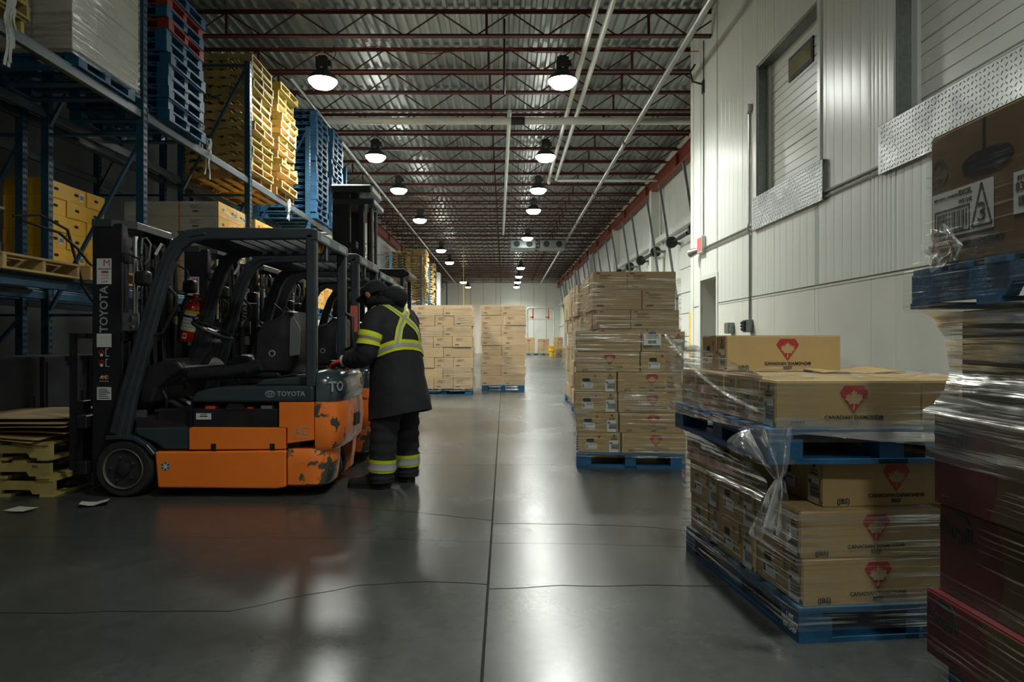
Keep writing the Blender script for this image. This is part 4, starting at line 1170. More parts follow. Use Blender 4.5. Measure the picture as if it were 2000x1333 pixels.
for i in range(4):
    t = thing('charger_cabinet', 'dark steel cabinet on the floor under the rack, %s from the left edge' % ORD[i+1], 'cabinet', (-4.75, 5.35 + .72*i, 0), 0, GK)
    G().bx(-.4, .4, -.33, .33, .06, 1.05).obj('body', MAT['cabinet_dark'], t, bevel=.01)
    G().bx(.4, .41, -.3, .3, .1, 1.0).obj('door', MAT['cabinet_dark'], t); G().bx(-.38, .38, -.31, .31, 0, .06).obj('plinth', MAT['steel_black'], t)
    G().bx(.41, .425, .2, .22, .5, .7).obj('handle', MAT['chrome'], t)
stack('pallet_yellow', 3, -4.08, 5.74, 0, 'low floor stack by the first forklift forks', 'low stack of worn pallets on the floor', 12, jx=.03)
text('BVL', .03, 'print_black', [o for o in COL.objects if o.get('label', '').startswith('yellowish pallet, second from the bottom in the low floor')][0], (1,0,0), (0,0,1), (.5, -.506, .095))
rnd = random.Random(4)
for i in range(6):
    a = rnd.uniform(-.05, .05); dx = rnd.uniform(-.06, .06); bend = rnd.uniform(.02, .09)
    o = G().grid(lambda u, v: ((u-.5)*1.2 + dx, (v-.5)*1.0 + a, .018*i + .012 + bend*(u-.3)**2*(-.6 if i < 3 else .5) + .03*max(0, v*0 + .35 - v)*(-1 if i < 2 else .6)*math.sin(u*7+i)), 16, 10).obj('cardboard_sheet', MAT['kraft_sheet'], smooth=True, loc=(-4.1 + .03*i, 5.74, .43 + .012*i), rz=.04*(i-2))
    o.modifiers.new('s', 'SOLIDIFY').thickness = .005
    tag(o, 'flattened brown cardboard sheet, %s from the bottom of the pile on the low pallets' % ORD[i+1], 'cardboard', 'flattened cardboard sheets')
# litter on the floor
for at, rz, lab, sc in (((-2.99, 4.98, .004), .4, 'crumpled white paper on the floor by the front wheel', .14), ((-3.42, 4.83, .003), -.2, 'flat scrap of paper on the floor at the left', .13)):
    o = G().grid(lambda u, v: ((u-.5)*sc*1.3, (v-.5)*sc, .006 + (.05 if 'crumpled' in lab else .006)*abs(u-.45)*(1-.4*v)), 6, 5).obj('paper_scrap', MAT['paper'], loc=at, rz=rz)
    tag(o, lab, 'paper')

# ---------------------------------------------------------------- racks and stacks farther down on the left
rack('blue rack frames beyond the tall black mast on the left', RX, -5.3, [22.4, 25.3], (2.9,), 4.45)
rack('far blue rack with tall pallet stacks down the left side', RX, -5.35, [34.6, 38.2, 42, 50], (3.4,), 5.6)
FM = {}
def far_pallet_mesh(m):
    g = G()
    for i in range(5): g.bx(-.6 + .27*i, -.48 + .27*i, -.5, .5, .115, .138)
    for y in (-.48, 0, .48): g.prism([(-.61, .03), (-.46, .03), (-.42, .085), (-.2, .085), (-.16, .03), (.16, .03), (.2, .085), (.42, .085), (.46, .03), (.61, .03), (.61, .112), (-.61, .112)], y - .03, y + .03, 'y')
    for i in range(3): g.bx(-.6 + .54*i, -.48 + .54*i, -.5, .5, 0, .02)
    return g.mesh('pallet', MAT[m])
FM['w'] = far_pallet_mesh('pallet_wood')
def far_stack(n, x, y, z, ref, rz=0):
    rnd = random.Random(n + int(x*10))
    for i in range(n):
        tag(inst('pallet', FM['w'], None, (x + rnd.uniform(-.05, .05), y + rnd.uniform(-.05, .05), z + .141*i), (0, 0, rz + rnd.uniform(-.05, .05))), 'distant bare wood pallet, %s from the bottom, %s' % (ORD[i+1], ref), 'pallet', 'distant wood pallets')
far_stack(19, -4.75, 36.6, 3.4, 'tallest stack on the far rack')
far_stack(17, -5.5, 35.5, 3.4, 'stack by the wall on the far rack')
far_stack(16, -4.6, 39.5, 3.4, 'rear stack on the far rack')
tag(G().bx(-.5, .5, -.4, .4, 0, 2.3).obj('wrapped_load', MAT['card_white'], loc=(-4.7, 45.0, 3.4), bevel=.06, seg=2), 'white wrapped load on the far rack behind the wood pallets', 'load')

# ---------------------------------------------------------------- far end of the aisle
t = thing('dock_frame', 'grey tubular door guard frame with orange hooks at the far end', 'door guard', (3.25, 61, 0))
G().tube([(-1.2, 0, 0), (-1.2, 0, 3.9), (-1.15, 0, 4.08), (-1.0, 0, 4.15), (1.0, 0, 4.15), (1.15, 0, 4.08), (1.2, 0, 3.9), (1.2, 0, 0)], .09, 8).obj('hoop', MAT['pvc_white'], t, smooth=True)
G().bx(-1.2, 1.6, -.05, .05, 3.05, 3.2).obj('cross_rail', MAT['pvc_white'], t)
for x in (-.7, .7):
    h = G().bx(x - .05, x + .05, -.12, -.02, 3.2, 4.05).obj('orange_hook', MAT['orange_hook'], t); G().bx(x - .28, x + .05, -.12, -.02, 3.25, 3.38).obj('hook_foot', MAT['orange_hook'], h)
for i, (x, w, h) in enumerate(((2.1, 1.0, 1.35), (3.35, .95, 1.25), (4.6, .8, 1.4))):
    t = thing('wrapped_load', 'far brown load at the end of the aisle, %s' % ('left of the three', 'middle of the three', 'right of the three')[i], 'load', (x, 58.5, 0), 0, 'loads at the far end')
    inst('pallet', far_pallet_mesh('pallet_blue'), t)
    for l in range(4):
        for k in range(2): G().bx(-w/2 + w/2*k + .01, -w/2 + w/2*(k+1) - .01, -.45, .45, .14 + h/4*l, .14 + h/4*(l+1) - .015).obj('carton', MAT['card'], t)
    G().bx(-.18 + .1*i, .1 + .1*i, -.47, -.455, h - .1, h).obj('red_sticker', MAT['pink_tape'], t)
t = thing('waste_bin', 'yellow plastic bin at the far end of the aisle', 'bin', (3.78, 54.0, 0))
G().lathe([(.22, 0), (.27, .75), (.31, .76), (.31, .82), (.27, .82), (.25, .76), (.2, .03)], 14).obj('drum', MAT['yellow_safety'], t, smooth=True)
G().lathe([(.1, .4), (.29, .42), (.29, .47), (.1, .47)], 14).obj('rim_band', MAT['yellow_safety'], t)
for i in range(5): tag(inst('pallet', FM['w'], None, (4.5, 53, .141*i), (0, 0, .05*i)), 'bare wood pallet, %s from the bottom, beside the far yellow bin' % ORD[i+1], 'pallet', 'pallets by the far bin')
t = thing('sack_pile', 'white bulging sacks on a wood pallet at the far right', 'sacks', (4.35, 40, 0))
inst('pallet', FM['w'], t)
for l in range(5):
    for k in range(2): G().ball((-.28 + .56*k, 0, .28 + .26*l), (.33, .48, .17), 12, 8).obj('sack', MAT['card_white'], t, smooth=True)

# ---------------------------------------------------------------- forklifts
def fx(px): return (px - 985) / 255.4 + 2.2
def fz(py): return 1.2 - (py - 667) / 255.4
def fp(pts): return [(fx(a), fz(b)) for a, b in pts]
def strip(path, widths):
    """closed outline of a bar following a path in a plane"""
    L_, R_ = [], []
    n = len(path)
    for i, (x, z) in enumerate(path):
        a = path[max(0, i-1)]; b = path[min(n-1, i+1)]
        d = Vector((b[0]-a[0], b[1]-a[1])).normalized(); nrm = Vector((-d.y, d.x)); w = widths[i] / 2
        L_.append((x + nrm.x*w, z + nrm.y*w)); R_.append((x - nrm.x*w, z - nrm.y*w))
    return L_ + R_[::-1]
def strip_loft(g, path, widths, y0, y1):
    n = len(path); o = strip(path, widths); L_ = o[:n]; R_ = o[n:][::-1]
    rings = [[(l[0], y0, l[1]), (r[0], y0, r[1]), (r[0], y1, r[1]), (l[0], y1, l[1])] for l, r in zip(L_, R_)]
    return g.loft(rings)
def plan_ring(x0, xc, a, hw, z, n=14, p=.55):
    pts = [(x0, -hw, z), ]
    for i in range(n + 1):
        t = -math.pi/2 + math.pi*i/n
        pts.append((xc + a*abs(math.cos(t))**p, hw*math.copysign(abs(math.sin(t))**p, math.sin(t)), z))
    pts.append((x0, hw, z))
    return pts
def wheel(t, name, c, r, w, side, nuts=True):
    """wheel with axis along y; side -1 shows its face toward the viewer"""
    x, y, z = c
    def ring(rr, yy): return [(x + rr*math.cos(2*math.pi*k/32), yy, z + rr*math.sin(2*math.pi*k/32)) for k in range(32)]
    y0, y1 = y - w/2, y + w/2
    tw = G().loft([ring(r*.70, y0 + .012), ring(r*.80, y0 + .002), ring(r*.93, y0 + .004), ring(r, y0 + .03), ring(r, y1 - .03), ring(r*.93, y1 - .004), ring(r*.70, y1)], cap=True).obj(name, MAT['tyre'], t, smooth=True, angle=50)
    f = y0 if side < 0 else y1; s = side
    G().loft([ring(r*.71, f + s*.004), ring(r*.69, f + s*.007), ring(r*.665, f + s*.003), ring(r*.64, f - s*.03)], cap=False).obj('rim', MAT['rim_edge'], tw, smooth=True)
    G().loft([ring(r*.645, f - s*.012), ring(r*.6, f - s*.018), ring(.03, f - s*.012)], cap=True).obj('wheel_disc', MAT['steel_black'], tw, smooth=True, angle=30)
    G().loft([ring(.055, f - s*.02), ring(.05, f + s*.012), ring(.03, f + s*.018)], cap=True).obj('hub', MAT['steel_black'], tw, smooth=True, angle=30)
    if nuts:
        for k in range(5):
            a = 2*math.pi*k/5 + .5
            G().cyl((x + .092*math.cos(a), f - s*.02, z + .092*math.sin(a)), (x + .092*math.cos(a), f + s*.006, z + .092*math.sin(a)), .011, n=6).obj('wheel_nut', MAT['chrome'], tw)
    return tw

def forklift(loc, label):
    t = thing('forklift', label, 'forklift', loc, 0, 'orange forklifts parked in a row')
    # --- body
    G().bx(fx(300), .62, -.46, .46, .1, .66).obj('chassis', MAT['steel_black'], t)
    for s in (-1, 1):
        a, b = (s*.53, s*.46)
        y0, y1 = min(a, b), max(a, b)
        G().prism(fp([(302, 884), (558, 881), (558, 953), (540, 956), (308, 954)]), y0, y1).obj('lower_skirt', MAT['orange_paint'], t, bevel=.012, seg=2)
        dr = G().prism(fp([(368, 839), (372, 836), (557, 837), (557, 879), (368, 880)]), min(s*.522, b), max(s*.522, b)).obj('battery_door', MAT['orange_paint'], t, bevel=.006, seg=2)
        for q in (416, 531): G().prism(fp([(q - 5, 868), (q + 5, 868), (q + 5, 883), (q - 5, 883)]), min(s*.5235, s*.521), max(s*.5235, s*.521)).obj('latch_slot', MAT['hole_dark'], dr, bevel=.004)
        rp = G().prism(fp([(544, 787), (613, 787), (613, 861), (560, 868), (560, 837), (544, 837)]), min(s*.524, b), max(s*.524, b)).obj('rear_side_panel', MAT['orange_paint'], t, bevel=.006, seg=2)
        if s < 0:
            text('AC', .09, 'print_grey', rp, (1,0,0), (0,0,1), (fx(588), -.526, fz(844)), bold=-.004, sx=1.0)
            text('POWERED', .018, 'print_grey', rp, (1,0,0), (0,0,1), (fx(587), -.526, fz(857)), bold=.0, space=1.35)
            hx = put('round_sticker', flat_mesh('round_sticker', [(.036*math.cos(math.pi/3*k + .5), .036*math.sin(math.pi/3*k + .5)) for k in range(6)], 'sticker_teal'), t, (1,0,0), (0,0,1), (fx(323), -.531, fz(912)))
            for k in range(6):
                a_ = math.pi/3*k; G().beam((.012*math.cos(a_), .012*math.sin(a_), .001), (.03*math.cos(a_), .03*math.sin(a_), .001), .005, .001).obj('snow_arm', MAT['print_white'], hx)
            put('centre', flat_mesh('centre', [(.013*math.cos(math.pi/6*k), .013*math.sin(math.pi/6*k)) for k in range(12)], 'print_white', .0012), hx, (1,0,0), (0,1,0), (0,0,0))
            text('200', .011, 'print_red', hx, (1,0,0), (0,1,0), (0, 0, .0013))
    # counterweight
    X0 = fx(615)
    up = G().loft([plan_ring(X0, X0, a_, h_, z_) for a_, h_, z_ in ((.15, .50, .355), (.185, .53, .40), (.205, .53, .55), (.195, .53, .68), (.18, .525, .735))])
    cw = up.obj('counterweight', MAT['orange_worn'], t, smooth=True, angle=50)
    G().bx(.90, .964, -.09, .09, .5, .6).obj('tow_slot', MAT['hole_dark'], cw)
    for s in (-1, 1):
        def ring(z, a, hw):
            pts = [(fx(562), s*.20, z), (fx(562), s*hw, z), (.66, s*hw, z)]
            for i in range(1, 8):
                th = math.pi/2*i/8
                pts.append((.66 + a*math.sin(th)**.8, s*(.26 + (hw - .26)*math.cos(th)**.6), z))
            pts.append((.66 + a, s*.22, z))
            return pts
        G().loft([ring(.075, .16, .47), ring(.10, .19, .525), ring(.25, .21, .532), ring(.33, .215, .532), ring(.372, .2, .515)]).obj('rear_bumper', MAT['orange_battered'], t, smooth=True, angle=50)
    X1 = fx(617)
    cap = G().loft([plan_ring(X1, X1, a_, h_, z_) for a_, h_, z_ in ((.183, .528, .737), (.195, .528, .78), (.185, .52, .90), (.155, .49, .955), (.10, .42, .975))]).obj('rear_cap', MAT['hood_gloss'], t, smooth=True, angle=50)
    for k, ch in enumerate('TOYOTA'):
        th = -1.02 + k*.40
        th = [-1.16, -.80, -.35, .35, .80, 1.16][k]
        p = .55
        def pos(q): return Vector((X1 + .192*abs(math.cos(q))**p, .529*math.copysign(abs(math.sin(q))**p, math.sin(q)), .845))
        d = (pos(th + .03) - pos(th - .03)).normalized(); nrm = d.cross(Vector((0,0,1)))
        text(ch, .11, 'print_grey', cap, d, (0,0,1), pos(th) + nrm*.006, bold=.02, ext=.002)
    # hood with battery bay
    hd = G().prism(fp([(372, 787), (374, 776), (382, 768), (398, 762), (430, 757), (612, 755), (612, 787)]), -.525, .525).obj('hood', MAT['hood_grey'], t, bevel=.02, seg=3)
    text('TOYOTA', .052, 'print_grey', hd, (1,0,0), (0,0,1), (fx(568), -.5265, fz(770.5)), bold=.02)
    lg = G()
    for rx, rz_ in ((.036, .024), (.013, .022)):
        for k in range(20):
            a, b = 2*math.pi*k/20, 2*math.pi*(k+1)/20
            lg.beam((rx*math.cos(a), rz_*math.sin(a), 0), (rx*math.cos(b), rz_*math.sin(b), 0), .005, .001)
    for k in range(20):
        a, b = 2*math.pi*k/20, 2*math.pi*(k+1)/20
        lg.beam((.026*math.cos(a), .009 + .010*math.sin(a), 0), (.026*math.cos(b), .009 + .010*math.sin(b), 0), .004, .001)
    put('logo', lg.mesh('logo', MAT['print_grey']), hd, (1,0,0), (0,0,1), (fx(527), -.527, fz(770.5)))
    G().prism(fp([(488, 756), (502, 744), (592, 738), (598, 756)]), -.42, .42).obj('seat_deck', MAT['hood_grey'], t, bevel=.015, seg=2)
    bt = G().prism(fp([(374, 800), (541, 800), (541, 836), (374, 836)]), -.505, .46).obj('battery', MAT['steel_black'], t, bevel=.006)
    G().prism(fp([(371, 787), (373, 787), (373, 837), (371, 837)]), -.52, .46).obj('bay_edge', MAT['steel_black'], t)
    G().prism(fp([(440, 796), (444, 790), (470, 790), (480, 802), (436, 802)]), -.51, -.45).obj('lifting_lug', MAT['steel_black'], bt)
    G().prism(fp([(398, 795), (417, 795), (417, 802), (398, 802)]), -.50, -.44).obj('red_connector', MAT['sticker_red'], bt)
    G().prism(fp([(507, 794), (528, 794), (528, 802), (507, 802)]), -.50, -.44).obj('cell_cap', MAT['charger_grey'], bt); G().prism(fp([(480, 797), (490, 797), (490, 802), (480, 802)]), -.50, -.44).obj('cell_cap', MAT['sticker_red'], bt)
    sk = put('sticker', flat_mesh('sticker', [(-.058, -.024), (.058, -.024), (.058, .024), (-.058, .024)], 'white_sticker'), bt, (1,0,0), (0,0,1), (fx(395), -.506, fz(815)))
    put('print', ME['print_line'], sk, (1,0,0), (0,1,0), (0, 0, .0007))
    # floor, step, fender, cowl
    G().prism(fp([(258, 838), (300, 838), (368, 836), (368, 880), (318, 880), (300, 868), (262, 852)]), -.50, .50).obj('step', MAT['hood_grey'], t, bevel=.012, seg=2)
    G().prism(fp([(258, 818), (368, 832), (368, 838), (258, 838)]), -.47, .47).obj('floor_mat', MAT['rubber_black'], t)
    arc = [(fx(205), fz(857)), (fx(232), fz(855)), (fx(262), fz(858)), (fx(285), fz(872)), (fx(300), fz(890))]
    strip_loft(G(), arc, [.03]*5, -.535, -.33).obj('fender', MAT['hood_grey'], t, bevel=.004)
    strip_loft(G(), arc, [.03]*5, .33, .535).obj('fender', MAT['hood_grey'], t, bevel=.004)
    G().prism([(-.66, .7), (-.69, .90), (-.6, 1.0), (-.46, 1.06), (-.36, 1.05), (-.30, .98), (-.44, .90), (-.52, .83), (-.56, .7)], -.40, .40).obj('front_cowl', MAT['plastic_black'], t, bevel=.03, seg=3)
    G().prism([(-.47, .98), (-.34, 1.2), (-.28, 1.24), (-.2, 1.2), (-.24, 1.12), (-.36, .94)], -.08, .08).obj('steering_column', MAT['plastic_black'], t, bevel=.025, seg=3)
    # steering wheel
    c = Vector((-.26, 0, 1.29)); ax = Vector((.42, 0, .9)).normalized(); u = Vector((0,1,0)); v = ax.cross(u)
    ring = [c + (u*math.cos(2*math.pi*k/24) + v*math.sin(2*math.pi*k/24))*.165 for k in range(25)]
    sw = G().tube(ring, .014, 8, cap=False).obj('steering_wheel', MAT['rubber_black'], t, smooth=True)
    G().cyl(c - ax*.06, c + ax*.005, .045, n=12).obj('steering_hub', MAT['plastic_black'], sw, smooth=True)
    for k in (0, 2.1, 4.2): G().beam(c - ax*.01, c + (u*math.cos(k) + v*math.sin(k))*.16, .028, .01, ax).obj('spoke', MAT['plastic_black'], sw)
    G().ball(c + u*-.09 + v*.13 + ax*.04, .025, 10, 6).obj('steering_knob', MAT['plastic_black'], sw, smooth=True)
    for k in range(3): G().tube([(-.45 + .0*k, .18 + .06*k, 1.03), (-.38, .18 + .06*k, 1.17)], .007, 6).obj('lever', MAT['steel_black'], t); 
    for k in range(3): G().ball((-.38, .18 + .06*k, 1.18), .017, 8, 6).obj('lever_knob', MAT['plastic_black'], t, smooth=True)
    # under-dash clutter: pedals
    for y in (-.2, -.02, .16): G().beam((-.52, y, .72), (-.42, y, .66), .08, .012, (0,0,1)).obj('pedal', MAT['steel_black'], t)
    G().tube([(-.55, -.3, .85), (-.48, -.34, .75), (-.5, -.3, .66), (-.58, -.32, .64)], .012, 6).obj('hose', MAT['rubber_black'], t, smooth=True)
    # seat
    bk = G()
    prof = [(.20, .93), (.17, 1.02), (.19, 1.26), (.26, 1.36), (.36, 1.39), (.43, 1.45), (.50, 1.44), (.54, 1.3), (.52, 1.0), (.48, .93)]
    rings = []
    for y, k in ((-.25, .86), (-.22, .97), (-.1, 1.0), (.1, 1.0), (.22, .97), (.25, .86)):
        rings.append([(.36 + (x - .36)*k, y, 1.17 + (z - 1.17)*k) for x, z in prof])
    bk.loft(rings); bo = bk.obj('seat_back', MAT['vinyl_black'], t, smooth=True, angle=45)
    G().prism([(.47, 1.08), (.545, 1.09), (.555, 1.3), (.50, 1.4), (.475, 1.38)], -.2515, -.235).obj('back_sticker', MAT['print_grey'], bo)
    G().cyl((.33, -.256, 1.1), (.33, -.24, 1.1), .027, n=16).obj('seat_button', MAT['print_grey'], bo); G().cyl((.33, -.258, 1.1), (.33, -.25, 1.1), .018, n=12).obj('button_core', MAT['plastic_black'], bo)
    cu = G(); cu.loft([[(-.16, y, .90 - .0), (-.19, y, .93), (-.16, y, .975*1.0), (.1, y, .96), (.38, y, .955), (.4, y, .90)] for y in (-.24, .24)]); cu.obj('seat_cushion', MAT['vinyl_black'], t, bevel=.03, seg=3)
    ar = G().tube([(-.28, -.36, .93), (-.05, -.36, .945), (.12, -.36, .97), (.2, -.36, .99)], [.05, .052, .052, .045], 12).obj('armrest', MAT['vinyl_black'], t, smooth=True)
    G().tube([(-.28, -.36, .93), (-.34, -.34, .88), (-.34, -.3, .83)], .02, 8).obj('armrest_support', MAT['rubber_black'], ar, smooth=True)
    G().cyl((.17, -.36, .97), (.27, -.36, 1.01), .055, n=14).obj('armrest_end', MAT['plastic_black'], ar, smooth=True)
    # overhead guard
    path = fp([(228, 853), (247, 770), (283, 640), (305, 562), (325, 505), (342, 478), (366, 461), (400, 456), (480, 456), (614, 456)])
    wd = [.155, .135, .125, .118, .112, .108, .104, .098, .09, .085]
    for y0 in (-.515, .455):
        g = strip_loft(G(), path, wd, y0, y0 + .06)
        pl = g.obj('front_pillar', MAT['steel_dark'], t, bevel=.014, seg=2)
        g2 = strip_loft(G(), path[:8], [w*.28 for w in wd[:8]], y0 - .008, y0 + .068).obj('pillar_rib', MAT['steel_dark'], pl, bevel=.008)
        G().prism(fp([(595, 455), (616, 455), (616, 758), (595, 758)]), y0 + .0, y0 + .075).obj('rear_pillar', MAT['steel_dark'], t, bevel=.016, seg=3)
        if y0 < 0: put('white_tape', flat_mesh('white_tape', [(-.011, -.05), (.011, -.05), (.011, .05), (-.011, .05)], 'white_sticker'), pl, (.86, 0, -.5), (.5, 0, .86), (fx(309), y0 - .0085, fz(487)))
        G().tube([(fx(318), y0 + (.07 if y0 < 0 else -.01), fz(560)), (fx(340), y0 + .03, fz(580)), (fx(338), y0 + .03, fz(600)), (fx(312), y0 + .03, fz(650)), (fx(285), y0 + .03, fz(660))], .012, 8).obj('grab_handle', MAT['plastic_black'], pl, smooth=True)
    rf = G().prism(fp([(336, 449), (425, 447), (425, 462), (350, 466)]), -.46, .46).obj('roof_front_plate', MAT['steel_dark'], t)
    for i in range(6):
        xx = fx(445) + i*.115
        G().bx(xx, xx + .025, -.46, .46, fz(462), fz(448)).obj('roof_bar', MAT['steel_dark'], t)
    rr = G().prism(fp([(606, 449), (619, 449), (619, 470), (606, 470)]), -.52, .52).obj('roof_rear_plate', MAT['steel_dark'], t, bevel=.008)
    G().bx(fx(619) - .001, fx(619) + .002, -.42, -.15, fz(466), fz(455)).obj('plate_sticker', MAT['print_grey'], rr); G().bx(fx(619) - .001, fx(619) + .002, .15, .42, fz(466), fz(455)).obj('plate_sticker', MAT['print_grey'], rr)
    # beacon on a bracket under the roof
    bc = G().cyl((.67, -.17, 1.865), (.67, -.17, 1.915), .05, .045, n=16).obj('beacon', MAT['plastic_black'], t, smooth=True)
    G().lathe([(.042, 0), (.042, .06), (.034, .085), (.0, .09)], 16, (.67, -.17, 1.915)).obj('beacon_lens', MAT['amber_lens'], bc, smooth=True)
    G().bx(.64, .75, -.20, -.14, 1.85, 1.866).bx(.735, .75, -.2, -.14, 1.85, 1.99).obj('beacon_bracket', MAT['steel_black'], bc)
    G().tube([(fx(616) + .0, .47, 1.45), (fx(616) + .06, .46, 1.42), (fx(616) + .06, .46, 1.15), (fx(616), .47, 1.12)], .018, 8).obj('rear_grip', MAT['plastic_black'], t, smooth=True)
    # --- mast
    ch = []
    for s in (-1, 1):
        y0, y1 = sorted((s*.42, s*.34))
        m_ = G().bx(-1.02, -.78, y0, y1, .08, 2.12).obj('mast_channel', MAT['steel_black'], t, bevel=.008)
        ch.append(m_)
        y0, y1 = sorted((s*.335, s*.27))
        G().bx(-.99, -.81, y0, y1, .1, 2.06).obj('inner_channel', MAT['steel_black'], t, bevel=.008)
        G().cyl((-.73, s*.33, .25), (-.73, s*.33, 1.35), .036, n=12).obj('lift_cylinder', MAT['steel_black'], t, smooth=True)
        G().cyl((-.73, s*.33, 1.35), (-.73, s*.33, 2.03), .02, n=10).obj('cylinder_rod', MAT['chrome'] if s < 0 else MAT['steel_black'], t, smooth=True)
        G().cyl((-.73, s*.33, 1.33), (-.73, s*.33, 1.42), .028, n=10).obj('cylinder_collar', MAT['steel_pipe'], t)
        hc = G()
        for k in range(34): hc.bx(-.745, -.735, s*.22 - (.016 if k % 2 else .011), s*.22 + (.016 if k % 2 else .011), .3 + k*.05, .342 + k*.05)
        stuff(hc.obj('lift_chain', MAT['steel_pipe_dark'], t))
        br = G().bx(-.78, -.66, s*.41 - .012, s*.41 + .012, 1.28, 1.42).obj('mast_bracket', MAT['galvanised'], t); 
        for z in (1.31, 1.38): G().cyl((-.71, s*.41 + s*.012, z), (-.71, s*.41 + s*.024, z), .015, n=6).obj('bolt', MAT['chrome'], br)
        G().bx(-.78, -.60, s*.41 - .012, s*.41 + .012, .58, .66).obj('mast_bracket', MAT['galvanised'], t)
        hl = G().box((-.63, s*.40, 1.69), (.11, .10, .12)).obj('work_light', MAT['plastic_black'], t, bevel=.03, seg=3); G().bx(-.692, -.684, s*.40 - .035, s*.40 + .035, 1.65, 1.73).obj('light_lens', MAT['print_grey'], hl)
        G().tube([(-.64, s*.4, 1.76), (-.66, s*.4, 1.84), (-.74, s*.4, 1.88)], .008, 6).obj('light_cable', MAT['rubber_black'], hl)
    G().prism([(-1.02, -.43), (-.86, -.43), (-.74, -.28), (-.74, .28), (-.86, .43), (-1.02, .43)], 2.09, 2.155, 'z').obj('mast_top', MAT['steel_dark'], t, bevel=.006)
    for z in (1.82, 1.2, .5): G().bx(-.80, -.765, -.42, .42, z, z + .07).obj('mast_crossbar', MAT['steel_black'], t)
    for i, (y, w) in enumerate(((-.12, .0), (-.06, .02), (.02, -.01), (.1, .015), (.16, 0))):
        G().tube([(-.75, y, .4), (-.74 + w, y + .01, 1.0), (-.75, y - .01, 1.6), (-.76 - w, y, 1.98), (-.82, y + .02, 2.04), (-.88, y, 1.95)], .011, 6).obj('hydraulic_hose', MAT['rubber_black'], t, smooth=True)
    G().tube([(-.70, -.30, 1.9), (-.69, -.30, 2.02), (-.67, -.28, 2.03), (-.64, -.27, 1.98), (-.65, -.27, 1.86), (-.68, -.28, 1.82)], .007, 6).obj('steel_loop', MAT['steel_pipe'], t, smooth=True)
    # decals on the near channel
    y = -.4206; m_ = ch[0]; xc = -.925
    def stk(w, h, z, mtl='white_sticker'): return put('sticker', flat_mesh('sticker', [(-w/2, -h/2), (w/2, -h/2), (w/2, h/2), (-w/2, h/2)], mtl), m_, (1,0,0), (0,0,1), (xc, y, z))
    k = stk(.115, .20, 1.745)
    text('M', .075, 'print_red', k, (1,0,0), (0,1,0), (.02, .062, .0007), bold=.0); text('MASONLIFT', .019, 'print_black', k, (1,0,0), (0,1,0), (.006, .018, .0007), bold=.02)
    put('print', flat_mesh('print', [(-.028, -.008), (.028, -.008), (.028, .008), (-.028, .008)], 'print_red'), k, (1,0,0), (0,1,0), (.006, -.006, .0004)); text('OTTAWA', .013, 'print_black', k, (1,0,0), (0,1,0), (.006, -.032, .0007)); text('TOYOTA', .015, 'sticker_red', k, (1,0,0), (0,1,0), (.006, -.056, .0007)); text('Linde', .02, 'print_red', k, (1,0,0), (0,1,0), (.006, -.08, .0007), bold=.02)
    text('TOYOTA', .088, 'print_grey', m_, (0,0,1), (-1,0,0), (xc, y, 1.447), bold=.02)
    k = stk(.115, .105, 1.205)
    gr = G()
    for i in range(6): gr.bx(-.05, .05, -.045 + i*.015, -.0435 + i*.015, .0006, .0009)
    for i in range(4): gr.bx(-.05 + i*.033, -.0485 + i*.033, -.045, .03, .0006, .0009)
    gr.obj('print', MAT['print_grey'], k)
    for z in (1.11, 1.03):
        pr = G()
        for i in range(12):
            a, b = 2*math.pi*i/12, 2*math.pi*(i+1)/12
            pr.beam((.02*math.cos(a), .02*math.sin(a), 0), (.02*math.cos(b), .02*math.sin(b), 0), .004, .001)
        pr.beam((-.014, -.014, 0), (.014, .014, 0), .004, .001)
        put('warning_ring', pr.mesh('warning_ring', MAT['sticker_red']), m_, (1,0,0), (0,0,1), (xc - .02, y, z))
        put('warning_figure', G().bx(.012, .016, -.03, .03, 0, .0006).bx(.016, .04, -.03, -.026, 0, .0006).bx(.016, .03, .026, .03, 0, .0006).bx(-.03, -.01, -.03, -.01, 0, .0006).mesh('warning_figure', MAT['print_white']), m_, (1,0,0), (0,0,1), (xc, y, z))
    text('A  C', .034, 'print_white', m_, (1,0,0), (0,0,1), (xc, y, .915), bold=.02); text('M', .045, 'strap_orange', m_, (1,0,0), (0,0,1), (xc, y - .0004, .915), bold=.03); text('MOTION CONTROL', .008, 'print_white', m_, (1,0,0), (0,0,1), (xc, y, .885))
    k = stk(.112, .10, .79)
    gr = G()
    for i in range(6): gr.bx(-.045, .045 - .012*(i % 3), -.04 + i*.014, -.034 + i*.014, .0006, .0009)
    gr.obj('print', MAT['print_black'], k)
    # --- carriage, backrest, forks
    cr = G().bx(-1.12, -1.04, -.46, .46, .16, .26).bx(-1.12, -1.04, -.46, .46, .52, .62).bx(-1.1, -1.0, -.3, -.2, .16, .62).bx(-1.1, -1.0, .2, .3, .16, .62).obj('carriage', MAT['steel_black'], t, bevel=.006)
    bkr = G()
    for yy in (-.46, -.16, .16, .46): bkr.bx(-1.16, -1.12, yy - .018, yy + .018, .2, 1.25)
    bkr.bx(-1.16, -1.12, -.478, .478, 1.22, 1.26).bx(-1.16, -1.12, -.478, .478, .62, .65)
    bkr.obj('load_backrest', MAT['steel_black'], t)
    for s in (-1, 1):
        y0, y1 = sorted((s*.18, s*.29))
        fk = strip_loft(G(), [(-2.15, .055), (-1.30, .06), (-1.23, .075), (-1.2, .11), (-1.195, .72)], [.012, .04, .045, .045, .045], y0, y1).obj('fork', MAT['steel_black'], t, bevel=.003)
        for z in (.2, .62): G().cyl((-1.21, (y0+y1)/2 - .06 , z), (-1.21, (y0+y1)/2 - .075, z), .02, n=8).obj('fork_bolt', MAT['steel_pipe'], fk)
